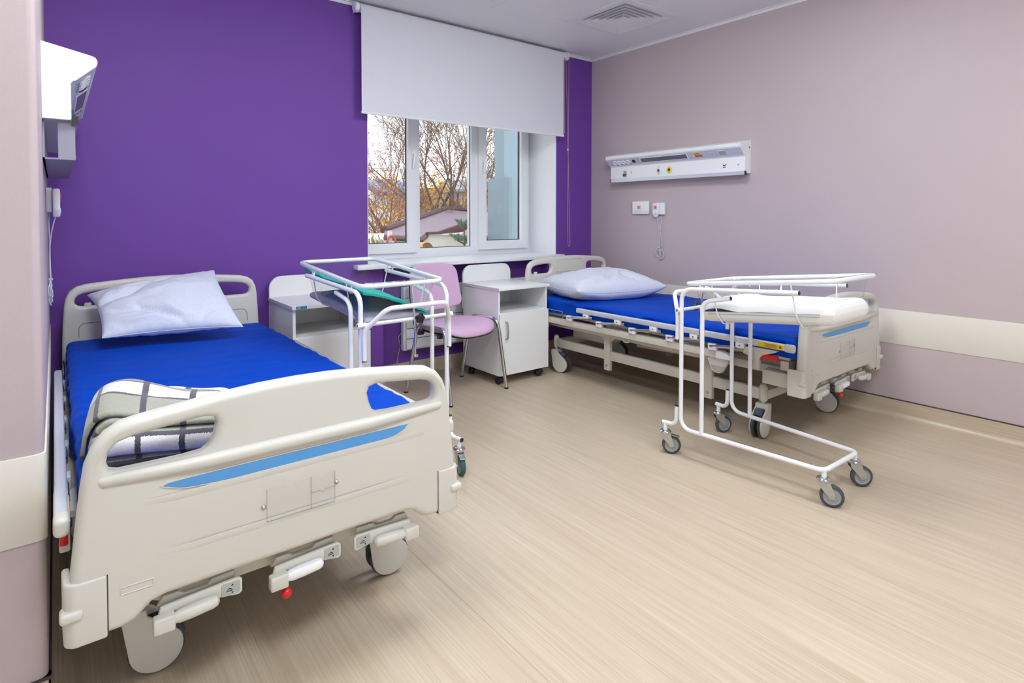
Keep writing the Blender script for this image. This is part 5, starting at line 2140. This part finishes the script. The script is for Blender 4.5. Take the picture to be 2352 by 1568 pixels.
# trees
def grow(rng, p, d, length, r, depth, segs, out, leaves, spread, upb, droop=0.):
    pts = [p.copy()]
    rs = [r]
    n = max(2, segs)
    for k in range(n):
        d = (d + V((rng.gauss(0, .10), rng.gauss(0, .10), rng.gauss(0, .06) + upb - droop))).normalized()
        p = p + d * (length / n)
        pts.append(p.copy())
        rs.append(r * (1 - .5 * (k + 1) / n))
    out.append((pts, rs, depth))
    if depth == 0:
        leaves.append((p.copy(), d.copy()))
        return
    nb = 3 if depth > 1 else rng.choice((3, 4))
    for k in range(nb):
        t = rng.uniform(.35, 1.0) if k else 1.0
        i = min(n, max(1, int(t * n)))
        q, dd = pts[i], (pts[i] - pts[i - 1]).normalized()
        ax = dd.cross(V((rng.gauss(0, 1), rng.gauss(0, 1), rng.gauss(0, 1)))).normalized()
        nd = (M.Rotation(rng.uniform(.25, spread), 3, ax) @ dd).normalized()
        grow(rng, q, nd, length * rng.uniform(.55, .80), rs[i] * rng.uniform(.55, .8), depth - 1, segs - 1, out, leaves, spread, upb, droop)


def tree(name, label, base, height, seed, depth=5, trunk_r=.16, stems=1, spread=.75, bark=None, twig=None, leaf=None, leaf_n=0, leaf_s=.07, lean=0., group='bare trees outside the window'):
    rng = random.Random(seed)
    t = thing(name, label, 'tree', base, group=group)
    out, leaves = [], []
    for s in range(stems):
        a = 2 * PI * s / max(1, stems) + rng.random()
        d = V((math.cos(a) * .16 * (stems > 1) + lean, math.sin(a) * .16 * (stems > 1), 1)).normalized()
        grow(rng, V((math.cos(a) * .15 * (stems > 1), math.sin(a) * .15 * (stems > 1), 0)), d, height * .42, trunk_r, depth, 6, out, leaves, spread, .045)
    b1, b2 = bmesh.new(), bmesh.new()
    for pts, rs, dp in out:
        if dp >= depth - 1:
            tube(b1, pts, [max(.012, r) for r in rs], 7)
        else:
            tube(b2, pts, [max(.011, r) for r in rs], 3 if dp < 2 else 4, cap=False)
    finish('trunk', b1, bark or M_BARK, t, sharp=70, recalc=False)
    br = finish('branches', b2, twig or M_TWIG, t, sharp=70, recalc=False)
    br['kind'] = 'stuff'
    if leaf and leaf_n:
        b3 = bmesh.new()
        for k in range(leaf_n):
            p, d = rng.choice(leaves)
            c = p + V((rng.gauss(0, .22), rng.gauss(0, .22), rng.gauss(0, .22)))
            x = V((rng.gauss(0, 1), rng.gauss(0, 1), rng.gauss(0, 1))).normalized() * leaf_s
            y = x.cross(V((rng.gauss(0, 1), rng.gauss(0, 1), rng.gauss(0, 1)))).normalized() * leaf_s * .6
            b3.faces.new([b3.verts.new(q) for q in (c - x, c + y, c + x, c - y)])
        lf = finish('leaves', b3, leaf, t, recalc=False)
        lf['kind'] = 'stuff'
    return t


def base_at(u, Y):
    p = at_y(u, 500, Y)
    return (p.x, Y, GZ)


tree('bare_tree', 'bare tree with an olive trunk, left in the middle window pane', base_at(990, 27), 13.5, 3, 5, .20, 1, .66)
tree('bare_tree', 'bare many-stemmed tree, right in the middle window pane', base_at(1052, 25), 13.5, 11, 5, .19, 4, .55)
tree('bare_tree', 'thin bare tree standing in front of the blue roofed house', base_at(899, 28), 11.0, 21, 5, .15, 1, .7, twig=M_TWIG2, leaf=M_LEAFR, leaf_n=500, leaf_s=.06)
tree('bare_tree', 'russet bare tree at the left edge of the window view', base_at(862, 23), 9.5, 33, 5, .14, 2, .85, twig=M_TWIG2, leaf=M_LEAFR, leaf_n=900, leaf_s=.055)
tree('bare_tree', 'bare tree in the right window pane beside the building wing', base_at(1126, 24), 10.5, 47, 5, .13, 2, .8, twig=M_TWIG2, leaf=M_LEAFR, leaf_n=500, leaf_s=.06)
tree('bare_tree', 'tall bare tree far behind the blue roofed house', base_at(870, 40), 15.0, 52, 5, .2, 1, .7)
tree('autumn_tree', 'yellow leaved tree in the middle window pane', base_at(992, 36), 7.4, 61, 4, .14, 2, .5, leaf=M_LEAFY, leaf_n=1500, leaf_s=.14, group='leafy trees outside the window')
tree('autumn_tree', 'olive brown bushy tree behind the brown roof', base_at(1030, 38), 6.6, 62, 4, .12, 3, .9, twig=M_TWIG2, leaf=mat('olive_leaf', (168, 142, 92), .8), leaf_n=1200, leaf_s=.12, group='leafy trees outside the window')
tree('autumn_tree', 'russet bushy tree behind the lower brown roof', base_at(1105, 34), 6.6, 63, 4, .12, 3, .9, twig=M_TWIG2, leaf=mat('dull_russet', (160, 128, 112), .8), leaf_n=1300, leaf_s=.12, group='leafy trees outside the window')
tree('autumn_tree', 'russet bushy tree low behind the thin bare tree', base_at(905, 33), 4.6, 64, 4, .10, 3, .9, twig=M_TWIG2, leaf=M_LEAFR, leaf_n=900, leaf_s=.10, group='leafy trees outside the window')

# willow: drooping strands
wl_ = thing('willow_bush', 'yellow green weeping bush at the lower left of the window view', 'bush', base_at(852, 15))
rng = random.Random(5)
b1, b2 = bmesh.new(), bmesh.new()
tube(b1, [(0, 0, 0), (.05, 0, 1.5), (0, .05, 3.0)], [.12, .09, .05], 7)
for k in range(150):
    a, r_ = rng.uniform(0, 2 * PI), rng.uniform(.05, 1.0)
    top_ = V((math.cos(a) * r_ * .9, math.sin(a) * r_ * .9, 4.25 - .75 * r_ * r_ + rng.gauss(0, .1)))
    pts = [top_ + V((math.cos(a) * .14 * s, math.sin(a) * .14 * s, -.5 * s * rng.uniform(.9, 1.1))) for s in range(5)]
    tube(b1, pts, .008, 3, cap=False)
    for s in range(34):
        t_ = rng.uniform(0, 3.99)
        i = int(t_)
        c = pts[i].lerp(pts[i + 1], t_ - i)
        x = V((rng.gauss(0, .3), rng.gauss(0, .3), -1)).normalized() * .075
        y = x.cross(V((rng.gauss(0, 1), rng.gauss(0, 1), 0))).normalized() * .016
        b2.faces.new([b2.verts.new(q) for q in (c - x, c + y, c + x, c - y)])
finish('stem', b1, M_BARK, wl_, recalc=False)['kind'] = 'stuff'
finish('leaves', b2, M_LEAFG, wl_, recalc=False)['kind'] = 'stuff'

# young pine
pt = at_y(1066, 508, 10.)
pn = thing('pine_tree', 'young green pine in front of the low white house', 'tree', (pt.x, 10., GZ))
H_ = pt.z - GZ
b1, b2 = bmesh.new(), bmesh.new()
tube(b1, [(0, 0, 0), (.02, 0, H_ * .5), (0, 0, H_)], [.09, .05, .012], 7)
for lvl in range(13):
    z = H_ - .12 - lvl * .30
    L_ = .16 + .115 * lvl
    for k in range(7):
        a = 2 * PI * k / 7 + lvl * .7 + rng.gauss(0, .1)
        tip = V((math.cos(a) * L_, math.sin(a) * L_, z + .10 + .05 * rng.random()))
        root = V((0, 0, z - .05))
        tube(b1, [root, root.lerp(tip, .6) - V((0, 0, .03)), tip], [.014, .010, .005], 4, cap=False)
        for s in range(6 + lvl * 3):
            f = rng.uniform(.35, 1.02)
            c = root.lerp(tip, f)
            for q in range(8):
                d = ((tip - root).normalized() * .6 + V((rng.gauss(0, .6), rng.gauss(0, .6), rng.gauss(.1, .6)))).normalized() * rng.uniform(.06, .11)
                sd = d.cross(V((rng.gauss(0, 1), rng.gauss(0, 1), rng.gauss(0, 1)))).normalized() * .007
                b2.faces.new([b2.verts.new(q_) for q_ in (c - sd, c + sd, c + d)])
finish('trunk', b1, M_BARK, pn, recalc=False)
finish('needles', b2, M_PINE, pn, recalc=False)['kind'] = 'stuff'

# red hose hung over a white post
hp = at_y(895.5, 539, 15.5)
ho = thing('hose_post', 'white post with a red hoop in front of the low house', 'post', (hp.x, 15.5, GZ))
HZ = hp.z - GZ
bm = bmesh.new()
cyl(bm, (0, 0, 0), (0, 0, HZ + .12), .07, n=10)
finish('post', bm, M_RENDER, ho)
bm = bmesh.new()
tube(bm, [(math.cos(a) * .165, -.09, HZ - .45 + math.sin(a) * .42) for a in [PI * k / 14 for k in range(15)]] + [(-.165, -.09, HZ - 1.6)], .035, 8)
finish('hoop', bm, mat('faded_red', (214, 96, 92), .5), ho)
bm = bmesh.new()
tube(bm, [(.165, -.09, HZ - .45), (.165, -.09, HZ - 1.6)], .035, 8)
finish('hoop_leg', bm, mat('faded_red', (214, 96, 92), .5), ho)

# small yellow canopy
yc = at_y(969, 556, 15.)
cp = thing('play_canopy', 'small yellow arched canopy low in front of the white house', 'canopy', (yc.x, 15., GZ))
bm = bmesh.new()
R_ = .22
CZ = yc.z - GZ - R_
for k in range(12):
    a0, a1 = PI * k / 12, PI * (k + 1) / 12
    q = [bm.verts.new((math.cos(a) * R_, y, CZ + math.sin(a) * R_)) for a in (a0, a1) for y in (-.3, .3)]
    bm.faces.new((q[0], q[1], q[3], q[2]))
bmesh.ops.remove_doubles(bm, verts=bm.verts[:], dist=1e-4)
o_ = finish('canopy_roof', bm, mat('canopy_yellow', (206, 164, 92), .6), cp)
for s in (-1, 1):
    part_box('canopy_post', mat('canopy_yellow', (206, 164, 92), .6), cp, s * R_ - .03, s * R_ + .03, -.03, .03, 0, CZ)
